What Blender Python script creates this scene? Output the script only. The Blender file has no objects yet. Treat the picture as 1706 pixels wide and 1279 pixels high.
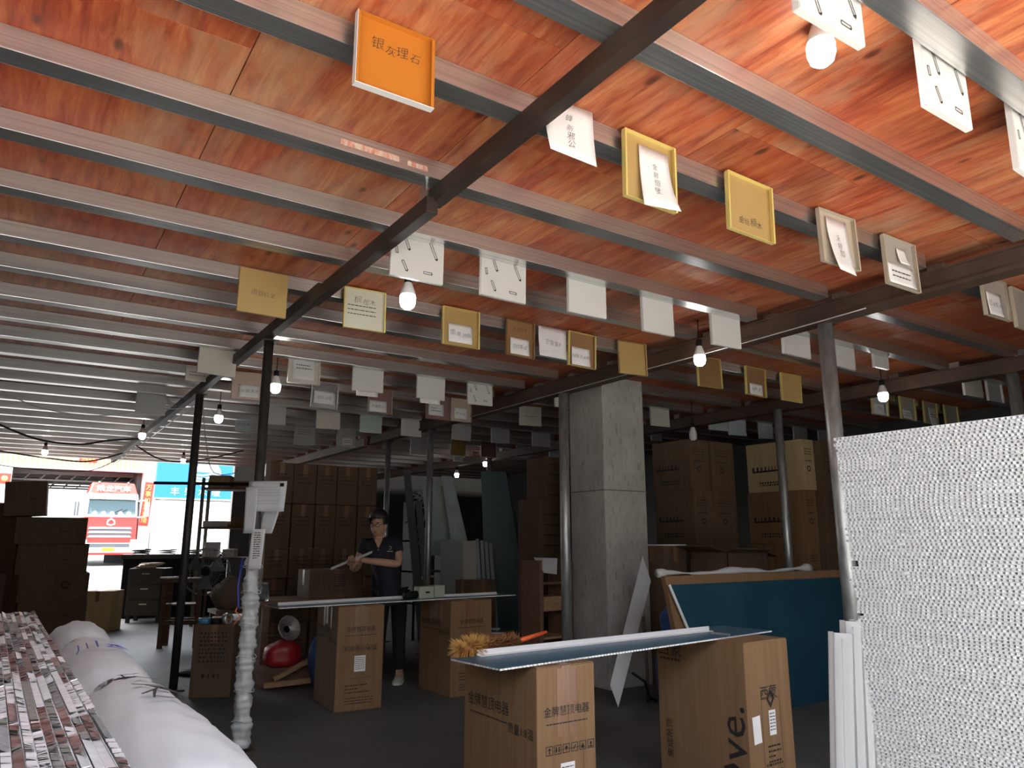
import bpy, bmesh, math, random
from mathutils import Vector, Matrix, Euler
random.seed(7)
PI = math.pi
SC = bpy.context.scene
COL = SC.collection

# ---------------------------------------------------------------- camera, world, sun, exposure
cam_data = bpy.data.cameras.new('camera')
cam = bpy.data.objects.new('camera', cam_data)
COL.objects.link(cam)
cam_data.sensor_fit = 'HORIZONTAL'
cam_data.sensor_width = 36.0
cam_data.lens = 36.0 * 1215.0 / 1706.0
cam_data.clip_start = 0.05
cam_data.clip_end = 400
HEAD = math.radians(56.3)
PITCH = math.atan(260.5 / 1215.0)
cam.location = (0, 0, 1.42)
cam.rotation_euler = (PI / 2 + PITCH, 0, HEAD - PI / 2)
SC.camera = cam

world = bpy.data.worlds.new('sky')
SC.world = world
world.use_nodes = True
wn = world.node_tree
bg = wn.nodes['Background']
sky = wn.nodes.new('ShaderNodeTexSky')
sky.sky_type = 'NISHITA'
sky.sun_disc = False
sky.sun_elevation = math.radians(58)
sky.sun_rotation = math.radians(330)
sky.air_density = 1.3
sky.dust_density = 2.5
haze = wn.nodes.new('ShaderNodeHueSaturation')   # hazy pale sky
haze.inputs['Saturation'].default_value = 0.35
wn.links.new(sky.outputs[0], haze.inputs['Color'])
wn.links.new(haze.outputs[0], bg.inputs[0])
bg.inputs[1].default_value = 0.25
sun_data = bpy.data.lights.new('sun', 'SUN')
sun_data.energy = 6.0
sun_data.angle = math.radians(0.6)
sun_data.color = (1.0, 0.94, 0.84)
sun = bpy.data.objects.new('sun', sun_data)
COL.objects.link(sun)
sd = Vector((0.55, 0.05, -1.25)).normalized()
sun.rotation_euler = sd.to_track_quat('-Z', 'Y').to_euler()
sun.location = (-6, -12, 20)
vs = SC.view_settings
vs.view_transform = 'Standard'
vs.look = 'None'
vs.gamma = 1.0
vs.use_curve_mapping = False
vs.exposure = 2.68
SC.cycles.max_bounces = 8
SC.cycles.diffuse_bounces = 6
SC.cycles.glossy_bounces = 4
SC.cycles.sample_clamp_indirect = 6.0
SC.cycles.caustics_reflective = False
SC.cycles.caustics_refractive = False

# ---------------------------------------------------------------- helpers
class MB:
    """collects simple solids and links them as one mesh object"""
    def __init__(s):
        s.v = []; s.f = []; s.m = []; s.mi = 0; s.sm = []; s.smooth = False
    def add(s, vs_, fs):
        b = len(s.v); s.v += [tuple(p) for p in vs_]
        for f in fs:
            s.f.append(tuple(b + i for i in f)); s.m.append(s.mi); s.sm.append(s.smooth)
        return s
    def box(s, x0, y0, z0, x1, y1, z1, M=None):
        p = [(x0,y0,z0),(x1,y0,z0),(x1,y1,z0),(x0,y1,z0),(x0,y0,z1),(x1,y0,z1),(x1,y1,z1),(x0,y1,z1)]
        if M is not None: p = [M @ Vector(q) for q in p]
        return s.add(p, [(3,2,1,0),(4,5,6,7),(0,1,5,4),(1,2,6,5),(2,3,7,6),(3,0,4,7)])
    def hexa(s, p):
        return s.add(p, [(3,2,1,0),(4,5,6,7),(0,1,5,4),(1,2,6,5),(2,3,7,6),(3,0,4,7)])
    def quad(s, a, b, c, d): return s.add([a,b,c,d], [(0,1,2,3)])
    def bar(s, a, b, w, h=None, up=(0,0,1)):
        a = Vector(a); b = Vector(b); h = h or w; d = (b-a).normalized(); u = Vector(up)
        if abs(d.dot(u)) > .98: u = Vector((1,0,0))
        r = d.cross(u).normalized(); u = r.cross(d).normalized()
        p = []
        for c in (a, b):
            for sx, sz in ((-1,-1),(1,-1),(1,1),(-1,1)): p.append(c + r*sx*w/2 + u*sz*h/2)
        return s.add(p, [(3,2,1,0),(4,5,6,7),(0,1,5,4),(1,2,6,5),(2,3,7,6),(3,0,4,7)])
    def tube(s, pts, r, n=8, cap=True):
        pts = [Vector(p) for p in pts]; rs = r if isinstance(r, (list, tuple)) else [r]*len(pts)
        vv = []; ff = []; N = len(pts); ref = None
        for i, p in enumerate(pts):
            d = (pts[min(i+1,N-1)] - pts[max(i-1,0)]).normalized()
            if ref is None:
                ref = Vector((0,0,1)) if abs(d.z) < .9 else Vector((1,0,0))
            a = d.cross(ref).normalized(); b = a.cross(d).normalized(); ref = b
            for k in range(n):
                t = 2*PI*k/n; vv.append(p + a*math.cos(t)*rs[i] + b*math.sin(t)*rs[i])
        for i in range(N-1):
            for k in range(n):
                ff.append((i*n+k, i*n+(k+1)%n, (i+1)*n+(k+1)%n, (i+1)*n+k))
        if cap:
            ff.append(tuple(range(n-1,-1,-1))); ff.append(tuple((N-1)*n+k for k in range(n)))
        sm = s.smooth; s.smooth = True; s.add(vv, ff); s.smooth = sm
        return s
    def lathe(s, prof, c=(0,0,0), n=14):
        vv = []; ff = []
        for r, z in prof:
            for k in range(n):
                t = 2*PI*k/n; vv.append((c[0]+r*math.cos(t), c[1]+r*math.sin(t), c[2]+z))
        for i in range(len(prof)-1):
            for k in range(n):
                ff.append((i*n+k, i*n+(k+1)%n, (i+1)*n+(k+1)%n, (i+1)*n+k))
        sm = s.smooth; s.smooth = True; s.add(vv, ff); s.smooth = sm
        return s
    def mesh(s, name, mats):
        me = bpy.data.meshes.new(name); me.from_pydata(s.v, [], s.f)
        for m in (mats if isinstance(mats, (list, tuple)) else [mats]): me.materials.append(m)
        me.polygons.foreach_set('material_index', s.m)
        me.polygons.foreach_set('use_smooth', s.sm)
        me.update(); return me
    def build(s, name, mats, parent=None, loc=None, rot=None, bevel=0):
        me = s.mesh(name, mats)
        if bevel:
            bm = bmesh.new(); bm.from_mesh(me)
            bmesh.ops.bevel(bm, geom=bm.edges[:], offset=bevel, segments=2, affect='EDGES', profile=.6)
            bm.to_mesh(me); bm.free()
        return link(name, me, parent, loc, rot)
def link(name, me, parent=None, loc=None, rot=None):
    o = bpy.data.objects.new(name, me); COL.objects.link(o)
    if parent is not None: o.parent = parent
    if loc is not None: o.location = loc
    if rot is not None: o.rotation_euler = rot
    return o
def tag(o, label=None, cat=None, group=None, kind=None):
    if label: o['label'] = label
    if cat: o['category'] = cat
    if group: o['group'] = group
    if kind: o['kind'] = kind
    return o
def thing(name, label, cat, loc=(0,0,0), rz=0, group=None):
    o = bpy.data.objects.new(name, None); o.empty_display_size = .1; COL.objects.link(o)
    o.location = loc; o.rotation_euler = (0,0,rz)
    return tag(o, label, cat, group)
def struct(o): o['kind'] = 'structure'; return o
def copy_tree(o, parent=None):
    c = o.copy(); COL.objects.link(c)
    if parent is not None: c.parent = parent
    for ch in list(o.children): copy_tree(ch, c)
    return c
_textcache = {}
def text_mesh(body, size, jitter=0.0, vertical=False, spacing=1.0):
    """flat lettering, centred on the origin in the local XY plane"""
    vv = []; ff = []; x = 0; rnd = random.Random(sum(map(ord, body)))
    bodies = list(body) if (jitter or vertical) else [body]
    for i, ch in enumerate(bodies):
        key = (ch, bool(jitter))
        if key not in _textcache:
            cu = bpy.data.curves.new('lettering', 'FONT'); cu.body = ch; cu.size = 1; cu.resolution_u = 2; cu.offset = -.013 if jitter else 0
            ob = bpy.data.objects.new('lettering', cu); me = bpy.data.meshes.new_from_object(ob)
            P = [v.co.copy() for v in me.vertices]; F = [tuple(p.vertices) for p in me.polygons]
            bpy.data.objects.remove(ob); bpy.data.curves.remove(cu); bpy.data.meshes.remove(me)
            _textcache[key] = (P, F)
        P, F = _textcache[key]
        if not P: x += .5; continue
        x0 = min(p.x for p in P); x1 = max(p.x for p in P)
        a = rnd.uniform(-.16, .16)*jitter; sh = rnd.uniform(-.1, .3)*jitter; sc_ = 1 + rnd.uniform(-.15, .2)*jitter
        b = len(vv); oy = rnd.uniform(-.1, .1)*jitter
        for p in P:
            px = (p.x-x0)*sc_; py = p.y*sc_; px += sh*py
            qx = px*math.cos(a)-py*math.sin(a); qy = px*math.sin(a)+py*math.cos(a)
            vv.append([qx + (0 if vertical else x), qy + oy - (i*1.12 if vertical else 0)])
        ff += [tuple(b+k for k in f) for f in F]
        x += (x1-x0)*sc_*spacing + (.14 if (jitter or vertical) else 0)
    if not vv: return None
    cx = (min(p[0] for p in vv)+max(p[0] for p in vv))/2; cy = (min(p[1] for p in vv)+max(p[1] for p in vv))/2
    return [((p[0]-cx)*size, (p[1]-cy)*size) for p in vv], ff
def frame(o, ux, uy):
    ux = Vector(ux).normalized(); uy = Vector(uy); uz = ux.cross(uy).normalized(); uy = uz.cross(ux)
    M = Matrix.Identity(4)
    for i, a in enumerate((ux, uy, uz)):
        for j in range(3): M[j][i] = a[j]
    M.translation = Vector(o); return M
def put_text(mb, M, body, size, jitter=0, vertical=False, spacing=1.0, sx=1.0, cx=0, cy=0):
    r = text_mesh(body, size, jitter, vertical, spacing)
    if r: mb.add([M @ Vector((p[0]*sx+cx, p[1]+cy, 0)) for p in r[0]], r[1])
    return mb
def lines(mb, M, x0, y0, w, n, pitch, h, rnd, gap=.3):
    """rows of small unreadable print: short dashes"""
    for i in range(n):
        x = x0
        while x < x0 + w:
            l = rnd.uniform(.008, .03)*1.0
            l = min(l, x0+w-x)
            y = y0 - i*pitch
            mb.add([M @ Vector(q) for q in ((x,y,0),(x+l,y,0),(x+l,y+h,0),(x,y+h,0))], [(0,1,2,3)])
            x += l + h*.7
            if rnd.random() < .06*gap: break
    return mb

# ---------------------------------------------------------------- materials
def nodes(name):
    m = bpy.data.materials.new(name); m.use_nodes = True
    nt = m.node_tree; return m, nt, nt.nodes['Principled BSDF']
def N(nt, t, **kw):
    n = nt.nodes.new(t)
    for k, v in kw.items(): setattr(n, k, v)
    return n
def ramp(nt, stops):
    r = N(nt, 'ShaderNodeValToRGB'); e = r.color_ramp.elements
    while len(e) < len(stops): e.new(.5)
    for i, (p, c) in enumerate(stops): e[i].position = p; e[i].color = (*c, 1)
    return r
def coords(nt, scale=(1,1,1), kind='Object', rnd=False):
    tc = N(nt, 'ShaderNodeTexCoord'); mp = N(nt, 'ShaderNodeMapping'); mp.inputs['Scale'].default_value = scale
    nt.links.new(tc.outputs[kind], mp.inputs[0])
    if rnd:
        oi = N(nt, 'ShaderNodeObjectInfo'); ml = N(nt, 'ShaderNodeMath', operation='MULTIPLY'); ml.inputs[1].default_value = 37.0
        nt.links.new(oi.outputs['Random'], ml.inputs[0]); nt.links.new(ml.outputs[0], mp.inputs['Location'])
    return mp
def mat(name, c, rough=.6, metal=0.0, c2=None, scale=(6,6,6), amt=.5, bump=0.0, detail=5, rnd=True, spec=None, emit=None, rvar=0.0):
    m, nt, b = nodes(name)
    b.inputs['Base Color'].default_value = (*c, 1); b.inputs['Roughness'].default_value = rough; b.inputs['Metallic'].default_value = metal
    if spec is not None: b.inputs['Specular IOR Level'].default_value = spec
    if c2 is not None or bump or rvar:
        mp = coords(nt, scale, rnd=rnd); nz = N(nt, 'ShaderNodeTexNoise'); nz.inputs['Scale'].default_value = 1; nz.inputs['Detail'].default_value = detail
        nt.links.new(mp.outputs[0], nz.inputs[0])
        if c2 is not None:
            r = ramp(nt, [(.5-.3*amt, c), (.5+.3*amt, c2)]); nt.links.new(nz.outputs[0], r.inputs[0]); nt.links.new(r.outputs[0], b.inputs['Base Color'])
        if bump:
            bp = N(nt, 'ShaderNodeBump'); bp.inputs['Strength'].default_value = bump; bp.inputs['Distance'].default_value = .01
            nt.links.new(nz.outputs[0], bp.inputs['Height']); nt.links.new(bp.outputs[0], b.inputs['Normal'])
        if rvar:
            mr = N(nt, 'ShaderNodeMapRange'); mr.inputs[3].default_value = rough-rvar; mr.inputs[4].default_value = rough+rvar
            nt.links.new(nz.outputs[0], mr.inputs[0]); nt.links.new(mr.outputs[0], b.inputs['Roughness'])
    if emit:
        b.inputs['Emission Color'].default_value = (*c, 1); b.inputs['Emission Strength'].default_value = emit
    return m

def make_ply():
    m, nt, b = nodes('red_film_plywood')
    mp = coords(nt, (9, 1.0, 3), rnd=True)
    n1 = N(nt, 'ShaderNodeTexNoise'); n1.inputs['Scale'].default_value = 2.2; n1.inputs['Detail'].default_value = 8; n1.inputs['Roughness'].default_value = .7; n1.inputs['Distortion'].default_value = .6
    nt.links.new(mp.outputs[0], n1.inputs[0])
    r1 = ramp(nt, [(.30, (.20,.042,.018)), (.45, (.36,.095,.038)), (.58, (.47,.17,.070)), (.76, (.58,.31,.155))])
    nt.links.new(n1.outputs[0], r1.inputs[0])
    mp2 = coords(nt, (1.3, .6, 1), rnd=True); n2 = N(nt, 'ShaderNodeTexNoise'); n2.inputs['Scale'].default_value = 2.0; n2.inputs['Detail'].default_value = 5
    nt.links.new(mp2.outputs[0], n2.inputs[0])
    r2 = ramp(nt, [(.36, (1.0,.62,.52)), (.66, (1.05,1.1,1.05))]); nt.links.new(n2.outputs[0], r2.inputs[0])
    mx = N(nt, 'ShaderNodeMix', data_type='RGBA', blend_type='MULTIPLY'); mx.inputs[0].default_value = 1
    nt.links.new(r1.outputs[0], mx.inputs[6]); nt.links.new(r2.outputs[0], mx.inputs[7])
    mp5 = coords(nt, (2.2, .9, 1), rnd=True); n5 = N(nt, 'ShaderNodeTexNoise'); n5.inputs['Scale'].default_value = 1.3; n5.inputs['Detail'].default_value = 7; n5.inputs['Roughness'].default_value = .65
    nt.links.new(mp5.outputs[0], n5.inputs[0]); r5 = ramp(nt, [(.50, (0,0,0)), (.72, (.62,.62,.62))]); nt.links.new(n5.outputs[0], r5.inputs[0])
    dust = N(nt, 'ShaderNodeMix', data_type='RGBA'); nt.links.new(r5.outputs[0], dust.inputs[0]); nt.links.new(mx.outputs[2], dust.inputs[6]); dust.inputs[7].default_value = (.47,.30,.18,1)
    mx = dust
    mp3 = coords(nt, (5.5, 2.6, 1), rnd=True); vo = N(nt, 'ShaderNodeTexVoronoi'); vo.inputs['Scale'].default_value = 1.0; vo.inputs['Randomness'].default_value = 1
    nt.links.new(mp3.outputs[0], vo.inputs[0])
    r3 = ramp(nt, [(.06, (.22,.2,.2)), (.13, (1,1,1))]); nt.links.new(vo.outputs['Distance'], r3.inputs[0])
    mx2 = N(nt, 'ShaderNodeMix', data_type='RGBA', blend_type='MULTIPLY'); mx2.inputs[0].default_value = .85
    nt.links.new(mx.outputs[2], mx2.inputs[6]); nt.links.new(r3.outputs[0], mx2.inputs[7])
    oi = N(nt, 'ShaderNodeObjectInfo'); r4 = ramp(nt, [(0, (.82,.74,.70)), (.5, (1,1,1)), (1, (1.1,1.12,1.05))]); nt.links.new(oi.outputs['Random'], r4.inputs[0])
    mx3 = N(nt, 'ShaderNodeMix', data_type='RGBA', blend_type='MULTIPLY'); mx3.inputs[0].default_value = 1
    nt.links.new(mx2.outputs[2], mx3.inputs[6]); nt.links.new(r4.outputs[0], mx3.inputs[7])
    nt.links.new(mx3.outputs[2], b.inputs['Base Color']); b.inputs['Roughness'].default_value = .55
    bp = N(nt, 'ShaderNodeBump'); bp.inputs['Strength'].default_value = .15; bp.inputs['Distance'].default_value = .004
    nt.links.new(n1.outputs[0], bp.inputs['Height']); nt.links.new(bp.outputs[0], b.inputs['Normal'])
    return m
def make_galv():
    m, nt, b = nodes('galvanised_steel')
    mp = coords(nt, (.5, 90, 90), rnd=True); n1 = N(nt, 'ShaderNodeTexNoise'); n1.inputs['Scale'].default_value = 1; n1.inputs['Detail'].default_value = 4
    nt.links.new(mp.outputs[0], n1.inputs[0])
    r = ramp(nt, [(.35, (.58,.59,.575)), (.65, (.78,.78,.76))]); nt.links.new(n1.outputs[0], r.inputs[0]); nt.links.new(r.outputs[0], b.inputs['Base Color'])
    b.inputs['Metallic'].default_value = .93; b.inputs['Roughness'].default_value = .29
    bp = N(nt, 'ShaderNodeBump'); bp.inputs['Strength'].default_value = .12; bp.inputs['Distance'].default_value = .002
    nt.links.new(n1.outputs[0], bp.inputs['Height']); nt.links.new(bp.outputs[0], b.inputs['Normal'])
    return m
def make_concrete(name, c1, c2, stain, sc=1.0, rough=.75):
    m, nt, b = nodes(name)
    mp = coords(nt, (sc,sc,sc)); n1 = N(nt, 'ShaderNodeTexNoise'); n1.inputs['Scale'].default_value = 1.6; n1.inputs['Detail'].default_value = 9; n1.inputs['Roughness'].default_value = .65
    nt.links.new(mp.outputs[0], n1.inputs[0]); r = ramp(nt, [(.3, c1), (.7, c2)]); nt.links.new(n1.outputs[0], r.inputs[0])
    mp2 = coords(nt, (14*sc, 14*sc, 3.5*sc)); n2 = N(nt, 'ShaderNodeTexNoise'); n2.inputs['Scale'].default_value = 1.5; n2.inputs['Detail'].default_value = 6
    nt.links.new(mp2.outputs[0], n2.inputs[0]); r2 = ramp(nt, [(.30, stain), (.45, (1,1,1))]); nt.links.new(n2.outputs[0], r2.inputs[0])
    mx = N(nt, 'ShaderNodeMix', data_type='RGBA', blend_type='MULTIPLY'); mx.inputs[0].default_value = 1
    nt.links.new(r.outputs[0], mx.inputs[6]); nt.links.new(r2.outputs[0], mx.inputs[7]); nt.links.new(mx.outputs[2], b.inputs['Base Color'])
    b.inputs['Roughness'].default_value = rough
    bp = N(nt, 'ShaderNodeBump'); bp.inputs['Strength'].default_value = .25; bp.inputs['Distance'].default_value = .006
    nt.links.new(n2.outputs[0], bp.inputs['Height']); nt.links.new(bp.outputs[0], b.inputs['Normal'])
    return m
def make_glass(name, tint):
    m, nt, b = nodes(name); b.inputs['Base Color'].default_value = (*tint, 1); b.inputs['Roughness'].default_value = .08
    b.inputs['Transmission Weight'].default_value = .9; b.inputs['IOR'].default_value = 1.1
    return m

PLY = make_ply(); GALV = make_galv()
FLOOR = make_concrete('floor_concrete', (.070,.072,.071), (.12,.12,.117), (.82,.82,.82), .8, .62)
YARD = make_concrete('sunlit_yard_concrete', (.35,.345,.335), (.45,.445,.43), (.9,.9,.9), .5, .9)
ROAD = make_concrete('grey_road', (.045,.045,.045), (.07,.07,.069), (.9,.9,.9), .5, .9)
COLUMN = make_concrete('column_concrete', (.36,.345,.315), (.52,.50,.455), (.72,.70,.68), 1.6, .85)
SLAB = mat('slab_underside', (.10,.09,.085), .9)
WALLM = mat('dark_stained_wall', (.045,.045,.046), .9, c2=(.065,.064,.063), scale=(2,2,2))
RUST = mat('red_oxide_steel', (.050,.029,.019), .6, .0, c2=(.080,.044,.028), scale=(5,5,5), bump=.05)
DARKTUBE = mat('dark_brown_tube_steel', (.024,.015,.011), .55, c2=(.042,.026,.018), scale=(4,4,4))
PIPE = mat('dull_galvanised_pipe', (.34,.35,.35), .42, .7, c2=(.50,.51,.50), scale=(25,25,7), rvar=.08)
DARKPIPE = mat('dark_painted_pipe', (.035,.033,.032), .5, .3, c2=(.07,.065,.06), scale=(20,20,6))
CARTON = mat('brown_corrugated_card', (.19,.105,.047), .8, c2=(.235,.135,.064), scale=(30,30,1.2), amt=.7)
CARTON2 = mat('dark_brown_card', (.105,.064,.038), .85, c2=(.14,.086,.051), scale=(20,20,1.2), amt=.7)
CARTON3 = mat('pale_yellow_card', (.44,.33,.17), .8, c2=(.50,.38,.2), scale=(20,20,1.5))
TAPE = mat('brown_packing_tape', (.19,.095,.05), .3, c2=(.24,.125,.065), scale=(40,40,2))
INK = mat('black_print', (.018,.015,.014), .7)
PENCIL = mat('black_marker', (.03,.03,.03), .6)
BLUEINK = mat('blue_pen', (.03,.03,.30), .5)
WHITEPAPER = mat('white_paper', (.80,.78,.76), .8, c2=(.72,.70,.69), scale=(5,5,5))
FOIL = mat('aluminium_foil_core', (.80,.80,.80), .40, .55, c2=(.66,.66,.66), scale=(60,60,60))
SKIN_W = mat('white_coated_sheet', (.70,.70,.69), .45)
BLUEFILM = mat('blue_protective_film', (.026,.105,.165), .32, c2=(.032,.13,.20), scale=(3,3,3))
WHITE = mat('white_aluminium', (.74,.74,.73), .4)
FOAM = mat('white_foam_wrap', (.52,.535,.53), .5, c2=(.47,.48,.48), scale=(5,5,5), bump=.25)
BLACK = mat('black_plastic', (.012,.012,.013), .65, spec=.15)
RUBBER = mat('black_rubber', (.01,.01,.01), .8)
BULBGLOW = mat('glowing_lamp_dome', (1.0,.98,.95), .4, emit=6.0)
WHITEPL = mat('white_plastic', (.72,.72,.70), .4)
BLUESACK = mat('blue_woven_plastic', (.02,.075,.26), .5, c2=(.03,.11,.36), scale=(30,30,30))
REDBAG = mat('red_plastic_bag', (.45,.02,.03), .4)
TIMBER = mat('pale_timber', (.34,.20,.10), .7, c2=(.45,.28,.15), scale=(3,30,30))
DARKWOOD = mat('dark_timber', (.12,.065,.04), .7, c2=(.19,.105,.062), scale=(3,30,30))
GLASS = make_glass('clear_glass', (.85,.92,.9))
# ---------------------------------------------------------------- shell of the hall
CEIL_X0, CEIL_X1, CEIL_Y0, CEIL_Y1 = -3.2, 10.4, .27, 16.95
ZJ = 3.03
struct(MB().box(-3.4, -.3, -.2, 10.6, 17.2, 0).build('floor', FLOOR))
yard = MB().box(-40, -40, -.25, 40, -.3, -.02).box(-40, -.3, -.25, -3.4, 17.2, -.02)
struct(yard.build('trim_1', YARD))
road = MB(); road.add([(-40,17.2,-.02),(40,17.2,-.02),(40,30,.35),(-40,30,.35),(40,90,.35),(-40,90,.35)], [(0,1,2,3),(3,2,4,5)])
struct(road.build('trim_2', ROAD))
ceil = struct(MB().box(CEIL_X0, CEIL_Y0, 3.14, CEIL_X1, CEIL_Y1, 3.40).build('ceiling', SLAB))
# plywood sheets, each a piece of the ceiling
sheet_me = MB().box(-.4555, -.9125, 0, .4555, .9125, .018).mesh('plywood_sheet', PLY)
ix = 0; x = .50 - .915*4
while x < CEIL_X1:
    y = CEIL_Y0 + (.61 if ix % 2 else 0) - .3
    while y < CEIL_Y1 - .2:
        y1 = min(y+1.825, CEIL_Y1); y0 = max(y, CEIL_Y0); x1 = min(x+.911, CEIL_X1); x0 = max(x, CEIL_X0)
        if x1-x0 > .1 and y1-y0 > .1:
            o = link('plywood_sheet', sheet_me, ceil, ((x0+x1)/2, (y0+y1)/2, 3.120 + random.uniform(0,.0015)))
            o.scale = ((x1-x0)/.911, (y1-y0)/1.825, 1)
        y += 1.829
    x += .915; ix += 1
JY = [.32,.92,1.505,2.075,2.73,3.32,3.91,4.58,5.13,5.77,6.37,6.97,7.62,8.27,8.87,9.55,10.2,10.84,11.47,12.2,12.85,13.5,14.2,14.9,15.6,16.25,16.8]
BAYS = [(-3.1, 4.41), (4.60, 7.22), (7.42, 10.35)]
jm = []
for a, b in BAYS:
    mb = MB()
    # cold formed channel: front web, bottom and top flanges with small return lips
    mb.box(a, 0, 0, b, .1, .09)
    o = mb.build('joist', GALV, bevel=.0025); jm.append(o.data); bpy.data.objects.remove(o)
for y in JY:
    for (a, b), me in zip(BAYS, jm):
        link('joist', me, ceil, (random.uniform(-.012, .012), y, ZJ))
# girders: thin tube girder in three lapped lengths, then two deep channels
g = MB().box(1.425, 0.27, 2.945, 1.485, 2.84, 3.028)
struct(g.build('trim_3', DARKTUBE, bevel=.004)); 
g = MB().box(1.385, 2.78, 2.885, 1.445, 4.40, 2.965); struct(g.build('trim_4', DARKTUBE, bevel=.004))
g = MB().box(1.40, 4.30, 2.925, 1.465, 16.4, 3.008); struct(g.build('trim_5', DARKTUBE, bevel=.004))
st = MB().box(1.385, 2.79, 2.965, 1.393, 2.86, 3.03).box(1.437, 2.79, 2.965, 1.445, 2.86, 3.03).box(1.393, 2.85, 2.965, 1.437, 2.857, 3.03)
struct(st.build('trim_6', GALV))
for gx, nm in ((4.45, 'trim_7'), (7.25, 'trim_8')):
    dz = 0 if gx < 5 else .05
    g = MB().box(gx+.015, .27, 2.90, gx+.10, 16.95, 3.03+dz*0).box(gx, .27, 2.895, gx+.13, 16.95, 2.907).box(gx, .27, 3.018, gx+.13, 16.95, 3.029).box(gx, .27, 2.907, gx+.016, 16.95, 2.922)
    struct(g.build(nm, RUST))
# walls that close the far side
struct(MB().box(10.42, 0.1, -.05, 10.6, 17.0, 3.4).build('wall_right', WALLM))
struct(MB().box(3.9, 16.98, -.05, 10.6, 17.15, 3.4).build('wall_back', WALLM))
struct(MB().box(-1.5, 2.2, -.05, -1.36, 16.0, 3.12).build('wall_left', WALLM))

# unseen walls by the camera, added to limit daylight; left bay stays open
struct(MB().box(4.6, -.05, -.05, 10.6, .1, 3.4).build('wall_front_added', WALLM))
struct(MB().box(-3.4, .4, -.05, -3.25, 2.2, 3.12).box(-3.4, 2.2, -.05, -1.36, 2.34, 3.12).build('trim_9', WALLM))
o = MB().box(-30, -9, -.1, 30, -5.4, 4.4).build('sky_blocker', mat('grey_blocker_wall', (.16,.155,.15), .9, c2=(.2,.195,.19), scale=(1,1,1)))  # unseen mass added behind the camera to cut skylight and joist reflections
tag(o, 'unseen grey block behind the camera, added to hide the sky', 'building')
# ---------------------------------------------------------------- posts and column
def post(name, x, y, z1, r, m, label, cat='post'):
    t = thing(name, label, cat, (x, y, 0))
    MB().tube([(0,0,.012),(0,0,z1)], r, 16).build('pipe', m, t)
    MB().box(-.09,-.09,0,.09,.09,.012).build('base_plate', RUST, t)
    MB().box(-.06,-.06,z1,.06,.06,z1+.008).build('cap_plate', RUST, t)
    return t
P1 = post('steel_post', 1.455, 5.56, 2.917, .036, DARKPIPE, 'dark pipe post with papers pinned to it and white foam wrapped round its foot')
post('steel_post', 1.445, 8.09, 2.917, .04, DARKPIPE, 'dark thin post second along the tube girder, beside the standing fan')
post('steel_post', 4.53, 8.78, 2.887, .042, PIPE, 'grey pipe post rising behind the small machine on the far board')
post('steel_post', 4.50, 5.80, 2.887, .05, PIPE, 'grey galvanised post standing close in front of the concrete column')
post('steel_post', 4.52, 2.85, 2.887, .052, PIPE, 'grey galvanised post under the brown beam, behind the foil panel stack')
post('steel_post', 7.12, 5.18, 2.887, .048, PIPE, 'shiny grey post in front of the tall carton stacks on the right')
post('steel_post', 7.31, 2.83, 2.887, .05, PIPE, 'grey post at the right edge above the foil panel stack')
post('steel_post', 7.1, 11.4, 2.887, .045, PIPE, 'thin grey post beside the teal sheet in the dim workshop')
post('steel_post', 4.55, 10.2, 2.887, .04, PIPE, 'thin dim post farthest back, behind the standing man')
c = MB().box(4.95, 5.72, 0, 5.53, 6.28, 3.125)
column = tag(c.build('concrete_column', COLUMN, bevel=.012), 'rough grey concrete column with a shutter joint line round it', 'column')
MB().box(4.947, 5.717, 1.92, 5.533, 6.283, 1.932).build('shutter_joint', mat('dark_joint_concrete', (.19,.18,.165), .95), column)  # thin darker band round the column at the formwork joint

# ---------------------------------------------------------------- bulbs
dome_me = MB().lathe([(.0,-.085),(.022,-.082),(.038,-.068),(.045,-.045),(.046,-.01),(.043,0)], n=18).mesh('lamp_dome', BULBGLOW)
body_me = MB().lathe([(.043,0),(.044,.012),(.034,.04),(.024,.07),(.021,.075)], n=18).mesh('lamp_body', WHITEPL)
sock_me = MB().lathe([(.021,.075),(.023,.078),(.023,.125),(.008,.13),(.0,.13)], n=14).mesh('lamp_holder', BLACK)
def bulb(x, y, z, label, ztop=3.121, lit=True):
    t = thing('light_bulb', label, 'bulb', (x, y, z), 0)
    link('lamp_dome', dome_me if lit else MB().lathe([(.0,-.085),(.022,-.082),(.038,-.068),(.045,-.045),(.046,-.01),(.043,0)], n=18).mesh('lamp_dome', WHITEPL), t)
    link('lamp_body', body_me, t); link('lamp_holder', sock_me, t)
    if ztop - z > .14: MB().tube([(0,0,.128),(.004,.003,(ztop-z)*.6),(0,0,ztop-z)], .004, 6).build('cord', BLACK, t)
BULBS = [(1.72,3.66,2.80,'lit white bulb nearest the camera, below the first arrow printed tile'),
 (1.80,6.55,2.80,'lit bulb glowing beside the dark post and the pink backed tile'),
 (1.76,8.62,2.80,'lit bulb left of the dark post with papers, above the blue tile'),
 (1.36,1.13,3.0,None),
 (4.28,3.78,2.83,'lit bulb just under the brown beam beside an olive tile'),
 (6.76,3.73,2.80,'brightest bulb on the right, above the foil panel stack'),
 (7.32,13.0,2.75,'lit bulb lower left of the two in the dim workshop'),
 (7.20,11.7,2.86,'lit bulb upper right of the two in the dim workshop'),
 (1.33,11.43,2.90,'small lit bulb under the far left joists near the tube girder'),
 (.25,14.5,2.90,'small lit bulb farthest left above the truck'),
 (2.44,14.7,2.90,'small lit bulb in front of the blue shop sign')]
for x, y, z, l in BULBS:
    if l: bulb(x, y, z, l)
bulb(2.06, 1.22, 3.055, 'lit bulb partly hidden behind the upper arrow printed tile')
bulb(6.55, 5.95, 2.66, 'unlit bulb hanging in the dark above the right cartons', lit=False)

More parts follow.
